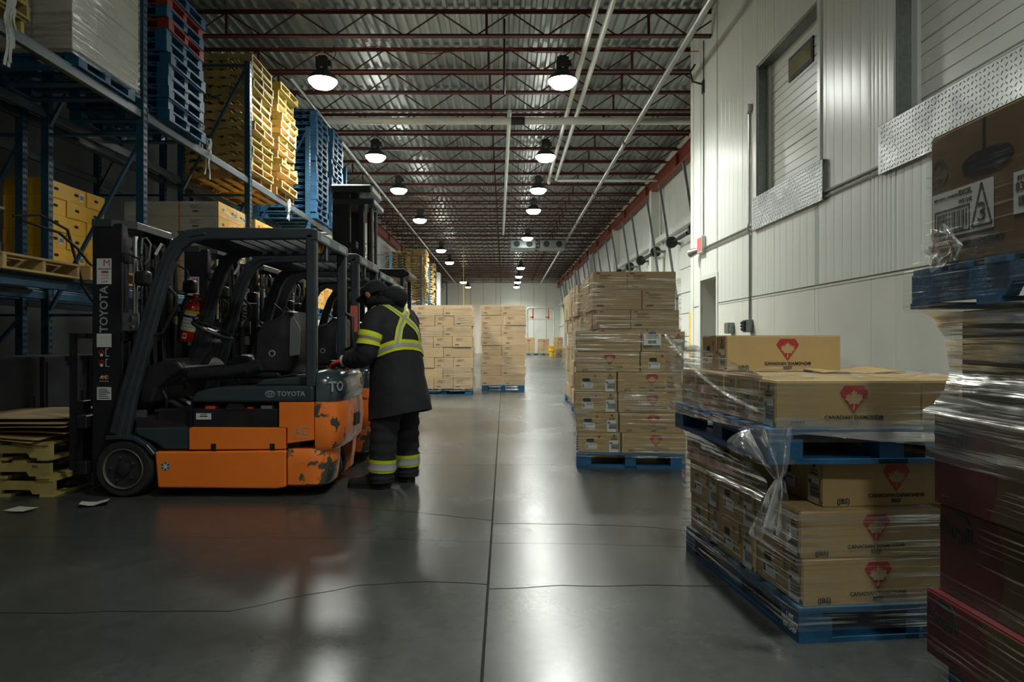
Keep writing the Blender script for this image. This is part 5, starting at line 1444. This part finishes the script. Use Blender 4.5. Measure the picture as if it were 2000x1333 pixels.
    # --- wheels
    wheel(t, 'front_wheel', (-.717, -.445, .22), .22, .17, -1)
    wheel(t, 'front_wheel', (-.717, .445, .22), .22, .17, 1)
    wheel(t, 'rear_wheel', (.66, -.09, .19), .19, .11, -1, False)
    wheel(t, 'rear_wheel', (.66, .09, .19), .19, .11, 1, False)
    return t
for n_, a in (('rim_edge', dict(col=lin((120, 115, 100)), rough=.5, metal=.4)), ('sticker_teal', dict(col=lin((50, 110, 130)), rough=.5)), ('steel_pipe_dark', dict(col=(.05, .05, .05), rough=.4, metal=.6)),
              ('vinyl_black', dict(col=(.016, .017, .018), rough=.38, var=.2)), ('hood_gloss', dict(col=lin((56, 66, 72)), rough=.2, var=.1, coat=.4, chips=lin((150, 140, 110)), thr=.69, cscale=9))):
    mat(n_, **a)
FL = Vector((-2.2, 5.75, 0))
f1 = forklift(FL, 'nearest orange forklift, parked across the aisle, the worker leaning on its rear')
FLABS = ('second orange forklift in the row, directly behind the nearest one', 'third orange forklift in the row, with the number 33 on its mast', 'fourth orange forklift in the row, farthest from the viewer')
for i, (y, x) in enumerate(((7.28, -2.2), (8.85, -2.28), (10.3, -2.36))):
    f = copy_tree(f1); f.location = (x, y, 0); f['label'] = FLABS[i]
    if i == 1:
        k = put('number_plate', flat_mesh('number_plate', [(-.09, -.06), (.09, -.06), (.09, .06), (-.09, .06)], 'white_sticker'), f, (1,0,0), (0,0,1), (-.86, -.425, 1.72))
        text('33', .11, 'print_black', k, (1,0,0), (0,1,0), (0, 0, .0007), bold=.02)
    if i == 0:
        put('pink_strip', flat_mesh('pink_strip', [(-.035, -.13), (.035, -.13), (.035, .13), (-.035, .13)], 'pink_tape'), f, (1,0,0), (0,0,1), (fx(605), -.517, 1.42))

# fire extinguisher strapped to the first forklift's far pillar
ex = thing('fire_extinguisher', 'red fire extinguisher strapped inside the nearest forklift cab', 'fire extinguisher', (-2.86, 6.12, 1.2))
ex.rotation_euler = (0, math.radians(13), 0)
G().lathe([(.0, 0), (.055, .0), (.062, .012), (.062, .30), (.05, .345), (.025, .365), (.022, .385), (.0, .385)], 20).obj('cylinder', MAT['extinguisher_red'], ex, smooth=True, angle=50)
lb_ = G().lathe([(.0628, .10), (.0628, .28)], 20).obj('label_band', MAT['print_white'], ex, smooth=True)
G().lathe([(.0632, .255), (.0632, .28)], 20).obj('yellow_band', MAT['label_yellow'], lb_, smooth=True); G().lathe([(.0632, .095), (.0632, .106)], 20).obj('yellow_band', MAT['label_yellow'], lb_, smooth=True)
for z in (.13, .16, .19): G().lathe([(.0634, z), (.0634, z + .006)], 20).obj('print_row', MAT['print_grey'], lb_, smooth=True)
G().lathe([(.064, .215), (.0655, .217), (.0655, .233), (.064, .235)], 20).obj('strap', MAT['steel_black'], ex, smooth=True)
G().bx(-.02, .06, -.012, .012, .385, .40).bx(-.02, .07, -.01, .01, .415, .43).bx(-.02, .0, -.012, .012, .385, .43).obj('valve_handle', MAT['extinguisher_red'], ex)
G().tube([(-.02, 0, .4), (-.07, -.01, .4), (-.09, -.01, .34), (-.085, -.01, .2)], .011, 8).obj('hose', MAT['rubber_black'], ex, smooth=True)
G().bx(.064, .09, -.03, .03, .2, .26).obj('bracket', MAT['steel_black'], ex)
k = put('sticker', flat_mesh('sticker', [(-.018, -.025), (.018, -.025), (.018, .025), (-.018, .025)], 'white_sticker'), ex, (1,0,0), (0,0,1), (.01, -.0635, .05))
put('flame_mark', flat_mesh('flame_mark', [(-.012, -.012), (.012, -.012), (.012, .012), (-.012, .012)], 'print_red'), k, (1,0,0), (0,1,0), (0, 0, .0004))

# tall reach truck with black mast behind the forklifts
t = thing('reach_truck', 'tall black reach truck mast rising behind the row of forklifts', 'reach truck', (-2.5, 12.0, 0))
for s in (-1, 1):
    y0, y1 = sorted((s*.42, s*.33))
    G().bx(-.42, -.12, y0, y1, .1, 3.72).obj('mast_channel', MAT['steel_black'], t, bevel=.01)
    G().bx(.02, .12, y0, y1, .1, 3.6).obj('inner_channel', MAT['steel_black'], t, bevel=.01)
    G().cyl((.2, s*.2, .3), (.2, s*.2, 3.5), .03, n=10).obj('lift_cylinder', MAT['steel_pipe_dark'], t, smooth=True)
G().bx(-.45, .26, -.46, .46, 3.72, 3.86).obj('mast_top', MAT['steel_dark'], t, bevel=.03)
G().bx(-.4, .3, -.46, .46, 3.52, 3.62).obj('mast_crossbar', MAT['steel_dark'], t, bevel=.02)
for z in (.8, 1.8, 2.8): G().bx(-.1, -.02, -.42, .42, z, z + .1).obj('mast_crossbar', MAT['steel_black'], t)
for y in (-.12, -.05, .05, .12): G().tube([(.16, y, .4), (.15, y, 2.0), (.16, y, 3.6)], .012, 6).obj('hydraulic_hose', MAT['rubber_black'], t)
G().bx(.3, .85, -.5, .5, .1, 1.1).obj('truck_body', MAT['steel_black'], t, bevel=.06, seg=3)
for y in (-.45, .45): G().bx(.34, .42, y - .04, y + .04, 1.1, 2.36).bx(.74, .8, y - .03, y + .03, 1.1, 2.36).obj('guard_post', MAT['steel_dark'], t)
G().prism([(.3, 2.34), (.55, 2.3), (.75, 2.26), (.9, 2.3), (.9, 2.36), (.8, 2.42), (.3, 2.42)], -.5, .5).obj('canopy', MAT['plastic_black'], t, bevel=.02, seg=2)
wheel(t, 'drive_wheel', (.6, -.38, .17), .17, .12, -1, False); wheel(t, 'load_wheel', (-.3, -.42, .15), .15, .1, -1, False); wheel(t, 'load_wheel', (-.3, .42, .15), .15, .1, 1, False)

# ---------------------------------------------------------------- the worker
def skin_body(name, verts, edges, m, parent=None, sub=2, root=0):
    me = bpy.data.meshes.new(name)
    me.from_pydata([v[0] for v in verts], edges, [])
    me.materials.append(m)
    o = bpy.data.objects.new(name, me); COL.objects.link(o); o.parent = parent
    sk = o.modifiers.new('skin', 'SKIN'); sk.use_smooth_shade = True; sk.branch_smoothing = .3
    layer = me.skin_vertices[0].data if me.skin_vertices else None
    if layer is None:
        bpy.context.view_layer.objects.active = o
        bpy.ops.mesh.customdata_skin_add() if hasattr(bpy.ops.mesh, 'customdata_skin_add') else None
        layer = me.skin_vertices[0].data
    for i, v in enumerate(verts):
        r = v[1]; layer[i].radius = (r, r) if not isinstance(r, tuple) else r
        layer[i].use_root = (i == root)
    s = o.modifiers.new('sub', 'SUBSURF'); s.levels = sub; s.render_levels = sub
    return o
fv = Vector((-.86, .51, 0)).normalized(); sv = Vector((fv.y, -fv.x, 0))      # facing; sv = person's right (away from the viewer)
PO = Vector((-.93, 5.64, 0))
def pw(x, y, z): return Vector((x, y, z)) - PO
V_ = []; E_ = []
def vtx(p, r, link=None):
    V_.append((tuple(p), r)); i = len(V_) - 1
    if link is not None: E_.append((link, i))
    return i
pel = vtx(pw(-.875, 5.66, .92), .13)
wst = vtx(pw(-.89, 5.66, 1.08), .115, pel); chs = vtx(pw(-.925, 5.68, 1.30), .13, wst); nkb = vtx(pw(-.965, 5.69, 1.44), .085, chs)
nk = vtx(pw(-1.02, 5.70, 1.50), .055, nkb); h1 = vtx(pw(-1.075, 5.715, 1.555), .078, nk); h2 = vtx(pw(-1.09, 5.72, 1.60), .088, h1); h3 = vtx(pw(-1.085, 5.72, 1.655), .065, h2)
jaw = vtx(pw(-1.125, 5.735, 1.525), .048, h1); nose = vtx(pw(-1.175, 5.76, 1.565), .012, h2)
for s, sh, el, wr in ((-1, (-1.045, 5.50, 1.40), (-1.10, 5.43, 1.10), (-1.27, 5.53, 1.045)), (1, (-.835, 5.87, 1.40), (-.99, 6.0, 1.12), (-1.22, 5.97, 1.06))):
    a = vtx(pw(*sh), .075, chs); b = vtx(pw(*el), .05, a); c = vtx(pw(*wr), .035, b)
for hp, kn, an, to in (((-.92, 5.585, .88), (-.99, 5.56, .50), (-1.0, 5.56, .11), (-1.17, 5.61, .05)), ((-.84, 5.75, .88), (-.83, 5.79, .50), (-.825, 5.82, .11), (-.98, 5.9, .05))):
    a = vtx(pw(*hp), .1, pel); b = vtx(pw(*kn), .07, a); c = vtx(pw(*an), .05, b); d = vtx(pw(*to), .035, c)
man = skin_body('person', V_, E_, MAT['skin'])
man.location = PO
tag(man, 'worker in black winter coat with yellow reflective bands leaning on the forklift', 'person')

# coat torso as a surface S(t, a): t 0 hem .. 1 neck, a angle (0 = front, pi/2 = right, pi = back)
CR_ = [  # centre x y z, half width, half depth, tilt along facing
    (-.862, 5.655, .585, .262, .235, -.055), (-.866, 5.655, .70, .255, .225, -.04), (-.875, 5.657, .85, .242, .205, -.02), (-.888, 5.66, 1.0, .232, .185, 0), (-.90, 5.667, 1.12, .238, .18, 0),
    (-.918, 5.675, 1.25, .25, .178, .0), (-.935, 5.682, 1.35, .252, .165, .0), (-.955, 5.688, 1.425, .22, .14, -.012), (-.975, 5.692, 1.475, .15, .115, -.02), (-.992, 5.697, 1.51, .098, .092, -.02)]
def S(t, a, off=0.0):
    x = max(0, min(.9999, t)) * (len(CR_) - 1); i = int(x); f = x - i
    # Catmull-Rom blend for smoothness
    q = [CR_[max(0, min(len(CR_)-1, i + k))] for k in (-1, 0, 1, 2)]
    def cr(k):
        p0, p1, p2, p3 = (r[k] for r in q)
        return .5*((2*p1) + (-p0 + p2)*f + (2*p0 - 5*p1 + 4*p2 - p3)*f*f + (-p0 + 3*p1 - 3*p2 + p3)*f**3)
    c = Vector((cr(0), cr(1), cr(2))); w = cr(3) + off; d = cr(4) + off; ti = cr(5)
    ca, sa = math.cos(a), math.sin(a)
    e = .82
    ca2 = math.copysign(abs(ca)**e, ca); sa2 = math.copysign(abs(sa)**e, sa)
    wr = .008*mnoise.noise((a*2.2, t*9, 1.3)) + .006*mnoise.noise((a*6, t*14, 4.1))
    p = c + fv*ca2*(d + wr) + sv*sa2*(w + wr)
    p.z += ti*ca
    return p - PO
N = 40
g = G()
rings = [[S(j/44, 2*math.pi*i/N) for i in range(N)] for j in range(45)]
inner = [[S(j/44, 2*math.pi*i/N, -.02) for i in range(N)] for j in (6, 0)]
g.loft(inner + rings, cap=False)
coat = g.obj('coat', MAT['cloth_black'], man, smooth=True, angle=80)
def sleeve(pts, radii, name='sleeve'):
    # smooth path
    P_ = [Vector(p) - PO for p in pts]; out = []; rr = []
    n = len(P_)
    for i in range(n - 1):
        p0, p1, p2, p3 = P_[max(0, i-1)], P_[i], P_[i+1], P_[min(n-1, i+2)]
        for k in range(7):
            f = k/7
            out.append(.5*((2*p1) + (p2 - p0)*f + (2*p0 - 5*p1 + 4*p2 - p3)*f*f + (3*p1 - p0 - 3*p2 + p3)*f**3)); rr.append(radii[i]*(1-f) + radii[i+1]*f + .004*math.sin(k*2.2 + i))
    out.append(P_[-1]); rr.append(radii[-1])
    return out, rr
SL, SLr = sleeve([(-.98, 5.60, 1.405), (-1.035, 5.50, 1.365), (-1.075, 5.45, 1.22), (-1.10, 5.435, 1.10), (-1.175, 5.47, 1.055), (-1.265, 5.525, 1.05)], [.095, .10, .092, .086, .076, .066])
G().tube(SL, SLr, 18).obj('sleeve', MAT['cloth_black'], coat, smooth=True, angle=80)
SR, SRr = sleeve([(-.87, 5.80, 1.405), (-.83, 5.86, 1.35), (-.90, 5.95, 1.2), (-.99, 5.99, 1.11), (-1.1, 5.98, 1.07), (-1.2, 5.96, 1.06)], [.095, .10, .092, .086, .076, .066])
G().tube(SR, SRr, 18).obj('sleeve', MAT['cloth_black'], coat, smooth=True, angle=80)
# reflective bands: yellow with a silver centre, following the coat surface
def band(name, fn, width, length_n=40, wn=4):
    """fn(u) -> (t, a) centre line; width in t along perpendicular handled by fn2"""
    pass
def coat_band(cent, w_m, nu=36):
    """cent: list of (t,a) control points; the band is widened by +-w_t in t and +-w_a in a"""
    def cpos(u):
        x = u*(len(cent)-1); i = min(int(x), len(cent)-2); f = x - i
        return cent[i][0]*(1-f) + cent[i+1][0]*f, cent[i][1]*(1-f) + cent[i+1][1]*f
    def mk(lo, hi, off, m):
        def fn(u, v):
            t, a = cpos(u); t1, a1 = cpos(min(1, u + .02)); t0, a0 = cpos(max(0, u - .02))
            T = (t1 - t0)*.95; A = (a1 - a0)*.21; n_ = math.hypot(T, A) or 1; k = (lo + (hi - lo)*v)*w_m
            return S(t - A/n_*k/.95, a + T/n_*k/.21, off)
        return G().grid(fn, nu, 3), m
    y = mk(-1, 1, .006, 'hivis'); s = mk(-.34, .34, .0085, 'reflective')
    b = y[0].obj('reflective_band', MAT['hivis'], coat, smooth=True, angle=80)
    s[0].obj('silver_stripe', MAT['reflective'], b, smooth=True, angle=80)
PI = math.pi
coat_band([(.41 - .08*math.cos(i*2*PI/16 - .3), i*2*PI/16) for i in range(17)], .033, 64)                        # waist
BC = PI + .06
coat_band([(.93, BC + .95), (.87, BC + .62), (.80, BC + .3), (.72, BC), (.62, BC - .3), (.49, BC - .55)], .028)
coat_band([(.93, BC - .95), (.87, BC - .62), (.80, BC - .3), (.72, BC), (.62, BC + .3), (.48, BC + .6)], .028)
coat_band([(.93, BC + .95), (.90, BC + 1.5), (.84, BC + 2.0), (.7, BC + 2.2)], .028)
def tube_band(path, rr, i0, i1, grow, parent):
    b = G().tube(path[i0:i1], [r + grow for r in rr[i0:i1]], 18, cap=False).obj('reflective_band', MAT['hivis'], parent, smooth=True, angle=80)
    n = i1 - i0; k = max(1, n//3)
    G().tube(path[i0 + k:i1 - k], [r + grow + .003 for r in rr[i0 + k:i1 - k]], 18, cap=False).obj('silver_stripe', MAT['reflective'], b, smooth=True, angle=80)
tube_band(SL, SLr, 12, 18, .006, coat); tube_band(SR, SRr, 12, 18, .006, coat)
# trousers
for pts, rad in (([(-.90, 5.60, .90), (-.935, 5.585, .72), (-.975, 5.565, .50), (-.99, 5.56, .30), (-1.0, 5.56, .12), (-1.0, 5.56, .05)], [.12, .125, .115, .11, .105, .10]),
                 ([(-.85, 5.74, .90), (-.838, 5.77, .72), (-.83, 5.79, .50), (-.825, 5.81, .30), (-.82, 5.82, .12), (-.82, 5.82, .05)], [.12, .12, .105, .098, .092, .09])):
    a, r = sleeve(pts, rad)
    tr = G().tube(a, [q + .004*math.sin(i*1.9) for i, q in enumerate(r)], 18).obj('trouser_leg', MAT['cloth_black'], man, smooth=True, angle=80)
    tube_band(a, r, 23, 28, .007, tr)
    for i in (10, 27): G().ball(a[i] + Vector((-.06, -1, 0)).normalized()*(r[i] + .002) - sv*.0, .009, 8, 6).obj('snap_button', MAT['chrome'], tr, smooth=True)
# boots
def boot(heel, d):
    h = Vector(heel) - PO; d = Vector(d).normalized(); s = Vector((-d.y, d.x, 0))
    rings = []
    for f, w, z0, z1 in ((-.05, .03, .012, .06), (-.03, .05, .002, .11), (.05, .056, .0, .13), (.12, .055, .0, .12), (.18, .056, .0, .095), (.24, .056, .0, .082), (.28, .045, .004, .072), (.30, .02, .012, .05)):
        ring = []
        for k in range(14):
            a = 2*PI*k/14; zz = (z0 + z1)/2 + (z1 - z0)/2*math.copysign(abs(math.sin(a))**.7, math.sin(a))
            ring.append(h + d*f + s*w*math.copysign(abs(math.cos(a))**.7, math.cos(a)) + Vector((0,0,zz)))
        rings.append(ring)
    b = G().loft(rings).obj('boot', MAT['boot'], man, smooth=True, angle=60)
    so = [[h + d*f + s*w*q + Vector((0,0,z)) for f, w in ((-.052, .03), (-.03, .055), (.08, .06), (.2, .062), (.27, .055), (.305, .022)) for q in (1,)] + [h + d*f - s*w + Vector((0,0,z)) for f, w in ((.305, .022), (.27, .055), (.2, .062), (.08, .06), (-.03, .055), (-.052, .03))] for z in (0, .026)]
    G().loft(so).obj('sole', MAT['rubber_black'], b)
boot((-.985, 5.56, 0), (-.96, .2, 0)); boot((-.82, 5.82, 0), (-.86, .5, 0))
# cap, hood, neck warmer, face
def ell(c, r, ax, n=20, m=12, lo=0.0, hi=1.0):
    """ellipsoid with its pole along ax"""
    z = Vector(ax).normalized(); x = (fv - z*fv.dot(z)).normalized(); y = z.cross(x); rings = []
    for j in range(m + 1):
        t = PI*(lo + (hi - lo)*j/m); s = max(math.sin(t), .02)
        rings.append([Vector(c) - PO + x*r[0]*s*math.cos(2*PI*k/n) + y*r[1]*s*math.sin(2*PI*k/n) - z*r[2]*math.cos(t) for k in range(n)])
    return rings
hax = (Vector((0,0,1)) + fv*.38).normalized()
HC = Vector((-1.088, 5.72, 1.60))
cp = G().loft(ell(HC + Vector((.005, 0, .005)), (.118, .102, .108), hax, lo=.42, hi=1.0)).obj('cap', MAT['fleece'], man, smooth=True, angle=70)
g = G()
def brim(u, v):
    a = (u - .5)*1.9
    x = (fv - hax*fv.dot(hax)).normalized(); y = hax.cross(x)
    r0 = .105 + .075*v*math.cos(a*.8)
    return HC - PO + x*r0*math.cos(a) + y*r0*.9*math.sin(a) + hax*(.02 - .03*v)
br = g.grid(brim, 12, 4).obj('cap_brim', MAT['cloth_black'], cp, smooth=True); br.modifiers.new('s', 'SOLIDIFY').thickness = .006
G().loft(ell(HC + fv*.02 - hax*.07, (.092, .088, .075), hax)).obj('neck_warmer', MAT['fleece'], man, smooth=True)
for s in (-1, 1):
    G().ball(HC - PO + fv*.088 + sv*s*.034 - hax*.004, .012, 8, 6).obj('eye', MAT['print_white'], man, smooth=True)
    G().loft(ell(HC + sv*s*.09 - hax*.015, (.028, .012, .034), hax, 10, 8)).obj('ear', MAT['skin'], man, smooth=True)
G().loft(ell(HC + fv*.082 - hax*.05, (.012, .026, .006), hax, 10, 6)).obj('mouth', MAT['lip'], man, smooth=True)
# rumpled hood lying on the shoulders
def hood_ring(c, R, r, tilt, n=26, m=10, seed=0):
    rings = []
    for i in range(n + 1):
        a = 2*PI*i/n; ring = []
        cc = Vector(c) - PO + fv*R*.92*math.cos(a) + sv*R*1.1*math.sin(a) + Vector((0,0,-tilt*math.cos(a)))
        o = (fv*math.cos(a) + sv*math.sin(a))
        rr = r*(1 + .22*mnoise.noise((math.cos(a)*2, math.sin(a)*2, seed)))*(1.0 - .35*max(0, math.cos(a)))
        for k in range(m):
            b = 2*PI*k/m; ring.append(cc + o*rr*math.cos(b) + Vector((0,0,1))*rr*math.sin(b)*.95)
        rings.append(ring)
    return G().loft(rings, cap=False)
hood_ring((-.965, 5.69, 1.515), .085, .062, .02, seed=1).obj('hood', MAT['fleece'], man, smooth=True)
hood_ring((-.955, 5.685, 1.575), .062, .058, .03, seed=5).obj('hood', MAT['fleece'], man, smooth=True)
G().loft(ell((-.905, 5.655, 1.57), (.10, .125, .085), (0.2,0,1))).obj('hood', MAT['fleece'], man, smooth=True)
# gloves: left hand on top of the rear cap, fingers spread over the edge
def glove(wrist, d, up, name, lab=None):
    w = Vector(wrist) - PO; d = Vector(d).normalized(); u = Vector(up).normalized(); s = d.cross(u)
    v = [(tuple(w), (.036, .03))]; e = []
    palm = w + d*.075 - u*.008; v.append((tuple(w + d*.035), (.038, .028))); e.append((0, 1)); v.append((tuple(palm), (.042, .022))); e.append((1, 2))
    for k, (off, ln) in enumerate(((-.032, .060), (-.011, .070), (.011, .066), (.031, .052))):
        b0 = palm + s*off + d*.028; b1 = b0 + d*ln*.5 - u*.012; b2 = b1 + d*ln*.35 - u*.026; b3 = b2 + d*ln*.1 - u*.022
        i = len(v)
        for q, r in ((b0, .0115), (b1, .0108), (b2, .0102), (b3, .009)): v.append((tuple(q), r))
        e += [(2, i), (i, i+1), (i+1, i+2), (i+2, i+3)]
    t0 = w + d*.045 - s*.04; t1 = t0 + d*.03 - s*.03 - u*.008; t2 = t1 + d*.03 - s*.008 - u*.014
    i = len(v)
    for q, r in ((t0, .014), (t1, .0125), (t2, .0105)): v.append((tuple(q), r))
    e += [(1, i), (i, i+1), (i+1, i+2)]
    gl = skin_body('glove', v, e, MAT['glove_red'], man, 2)
    G().tube([w - d*.035, w - d*.01, w + d*.018], [.05, .047, .042], 16).obj('cuff', MAT['glove_red'], gl, smooth=True)
    G().tube([w + d*.014, w + d*.04], [.044, .046], 16).obj('white_band', MAT['glove_white'], gl, smooth=True)
    return gl
glove((-1.275, 5.53, 1.045), (-.92, .32, -.12), (-.1, 0, 1), 'glove')
glove((-1.215, 5.955, 1.055), (-.97, -.1, -.15), (-.1, 0, 1), 'glove')
# handheld scanner on the rear cap by the hand
t = thing('handheld_scanner', 'black handheld scanner with yellow mark beside the gloved hand', 'scanner', (-1.36, 5.72, 0.975), .5)
G().bx(-.10, .10, -.035, .035, .03, .065).obj('body', MAT['plastic_black'], t, bevel=.012, seg=3)
G().bx(-.03, .03, -.03, .03, 0, .035).obj('foot', MAT['plastic_black'], t, bevel=.008)
G().bx(-.03, .02, -.036, -.0345, .042, .056).obj('yellow_mark', MAT['label_yellow'], t)

# ---------------------------------------------------------------- loose and stretched film in the right foreground
def wob(p, a, f, s=0.0):
    return a * mnoise.noise((p[0]*f + s, p[1]*f, p[2]*f))
def sheet(label, fn, nu, nv, m, amp=.006, fr=14, seed=0.0, nrm=(-1, 0, 0)):
    n = Vector(nrm)
    def f(u, v):
        p = Vector(fn(u, v)); return p + n*(wob(p, amp, fr, seed) + wob(p, amp*.5, fr*2.3, seed + 5))
    o = f(.5, .5)
    g = G().grid(lambda u, v: f(u, v) - o, nu, nv)
    ob = g.obj('stretch_wrap', MAT[m], smooth=True, angle=180, loc=o)
    return tag(ob, label, 'plastic wrap')
c5 = [la(-.012, -.012, 0), la(1.03, -.012, 0), la(1.03, 1.24, 0), la(-.012, 1.24, 0)]
wrap_load('stretch wrap around the lower tier of beef cartons, down over the floor pallet', [p[:2] for p in c5], .06, .54, 'film_heavy', 71, off=.004, amp=.006)
c6 = [lb(.0, -.008, 0), lb(1.05, -.008, 0), lb(1.05, 1.24, 0), lb(.0, 1.24, 0)]
wrap_load('stretch wrap around the upper tier of beef cartons', [p[:2] for p in c6], .80, 1.06, 'film_mid', 72, off=.004, amp=.005)
# slanting sheet from the single top carton down to the near corner
def f1_(u, v):
    y = 1.27 - 1.27*u
    top = 1.235 - .175*u**1.15; bot = .79 + .05*u
    return lb(-.022 - .02*math.sin(math.pi*v)*(1-u), y, top*(1-v) + bot*v)
sheet('slanting stretched film from the single top carton to the near corner', f1_, 36, 26, 'film_stretch', .008, 10, 1.0)
# bunched rope along its edge
run('film_rope', 'bunched rope of film slanting across the carton ends', 'plastic wrap', [tuple(Vector(lb(-.045, 1.27 - 1.27*u, 1.235 - .30*u - .06*math.sin(u*3))) ) for u in [i/12 for i in range(13)]], .008, 'film_loose', n=6)
# side film from the third layer down to the lower tier
def f3_(u, v): return la(-.018 + .03*math.sin(math.pi*v), 1.23 - .95*u, .72*(1-v) + .50*v - .10*u*(1-v))
sheet('film stretched from under the upper pallet to the lower carton tier', f3_, 26, 14, 'film_stretch', .01, 9, 2.0)
# tail: gathered at a knot, flaring out below
K = P(1520, 932, 2.63)
def tail(u, v):
    a = (u - .5)
    if v < .5:
        k = v/.5; w = .17*(1-k)**.8 + .018; c = P(1492, 835, 2.66).lerp(K, k)
    else:
        k = (v-.5)/.5; w = .018 + .10*k**.7; c = K.lerp(P(1500, 1042, 2.62), k)
    p = c + Vector((w*a*1.25, 0, .02*math.cos(a*9)*k))
    p.y += .035*math.sin(a*17 + v*3)*min(1, w*8) - .012
    return p
sheet('torn film tail knotted and hanging over the near corner of the blue pallet', tail, 30, 36, 'film_loose', .012, 16, 3.0, (0, -1, 0))
def lobe(u, v):
    p = P(1468, 850, 2.64).lerp(P(1508, 925, 2.63), v); w = .12*math.sin(math.pi*min(1, v*1.1))**.7 + .01
    return p + Vector((-w*u, -.05*math.sin(math.pi*u)*math.sin(math.pi*v), .02*u))
sheet('loop of loose film bulging beside the near pallet corner', lobe, 14, 18, 'film_loose', .012, 18, 4.0, (-.5, -1, 0))
# thin veil across the upper pallet's near side
def veil(u, v): return lb(.02 + 1.0*u, -.02, (.90 - .03*u)*(1-v) + (.845 - .10*u)*v)
sheet('veil of film stretched over the near side of the upper blue pallet', veil, 20, 8, 'film_stretch', .004, 12, 5.0, (0, -1, 0))
# crumpled film lying on the upper layer
def lay(u, v):
    x = .03 + .98*u; y = .06 + 1.1*v
    return lb(x, y, 1.046 + .014*abs(mnoise.noise((x*9, y*9, 2))) + .03*max(0, mnoise.noise((x*3.1, y*3.1, 7)))*(1 - .5*u))
sheet('crumpled film lying over the top of the upper beef cartons', lay, 40, 40, 'film_loose_thin', .003, 20, 6.0, (0, 0, 1))

# the red stack: film drawn in under the raised pallet and out again
PR = [(1.905, CX - .004), (1.70, CX - .004), (1.50, CX - .006), (1.462, CX - .02), (1.44, CX - .034), (1.312, CX - .034), (1.27, CX + .05), (1.20, CX + .10), (1.10, CX + .125), (1.03, CX + .10), (.985, CX + .04), (.962, CX - .008), (.80, CX - .004), (.655, CX - .004), (.63, CX + .004), (.40, CX + .006), (.365, CX - .02), (.25, CX - .026), (.12, CX - .03), (.05, CX - .06)]
def prof(v):
    x = v*(len(PR)-1); i = min(int(x), len(PR)-2); f = x - i
    f2 = f*f*(3 - 2*f)
    return PR[i][0]*(1-f) + PR[i+1][0]*f, PR[i][1]*(1-f2) + PR[i+1][1]*f2
def face(u, v):
    z, x = prof(v); yf = CYF + .012 + (.105 if 1.3 < z < 1.47 else .02) + max(0, (x - CX))*.55
    return (x - .003, yf - (yf - 1.1)*u, z)
sheet('film stretched over the aisle side of the red and brown box stack', face, 40, 95, 'film_stack', .004, 11, 8.0)
def back(u, v):
    z, x = prof(v); yf = CYF + .012 + (.105 if 1.3 < z < 1.47 else .02) + max(0, (x - CX))*.55
    return (x - .003 + .9*u, yf, z)
sheet('film around the far end of the red and brown box stack', back, 12, 95, 'film_stack', .003, 11, 9.0, (0, 1, 0))
def bunch(u, v):
    a = 2*math.pi*u; r = .045 + .035*mnoise.noise((math.cos(a)*2, math.sin(a)*2, v*3)); q = math.sin(math.pi*v)
    return (CX - .02 - r*q*.6, 2.22 + (.16*(v-.5)) + r*q*math.cos(a)*1.2, 1.50 + r*q*math.sin(a)*1.4)
sheet('scrunched clump of film at the base of the labelled brown carton', bunch, 18, 14, 'film_loose', .014, 24, 10.0)

# the drawn-in waist of film under the raised pallet, whitened where it is stretched most
def neck(u, v):
    v = (5 + 7*v)/(len(PR)-1)
    z, x = prof(v); yf = CYF + .03 + max(0, (x - CX))*.55
    return (x - .008, yf - (yf - 1.15)*u, z)
sheet('whitened film drawn in like a waist under the raised blue pallet', neck, 36, 34, 'film_neck', .005, 12, 12.0)
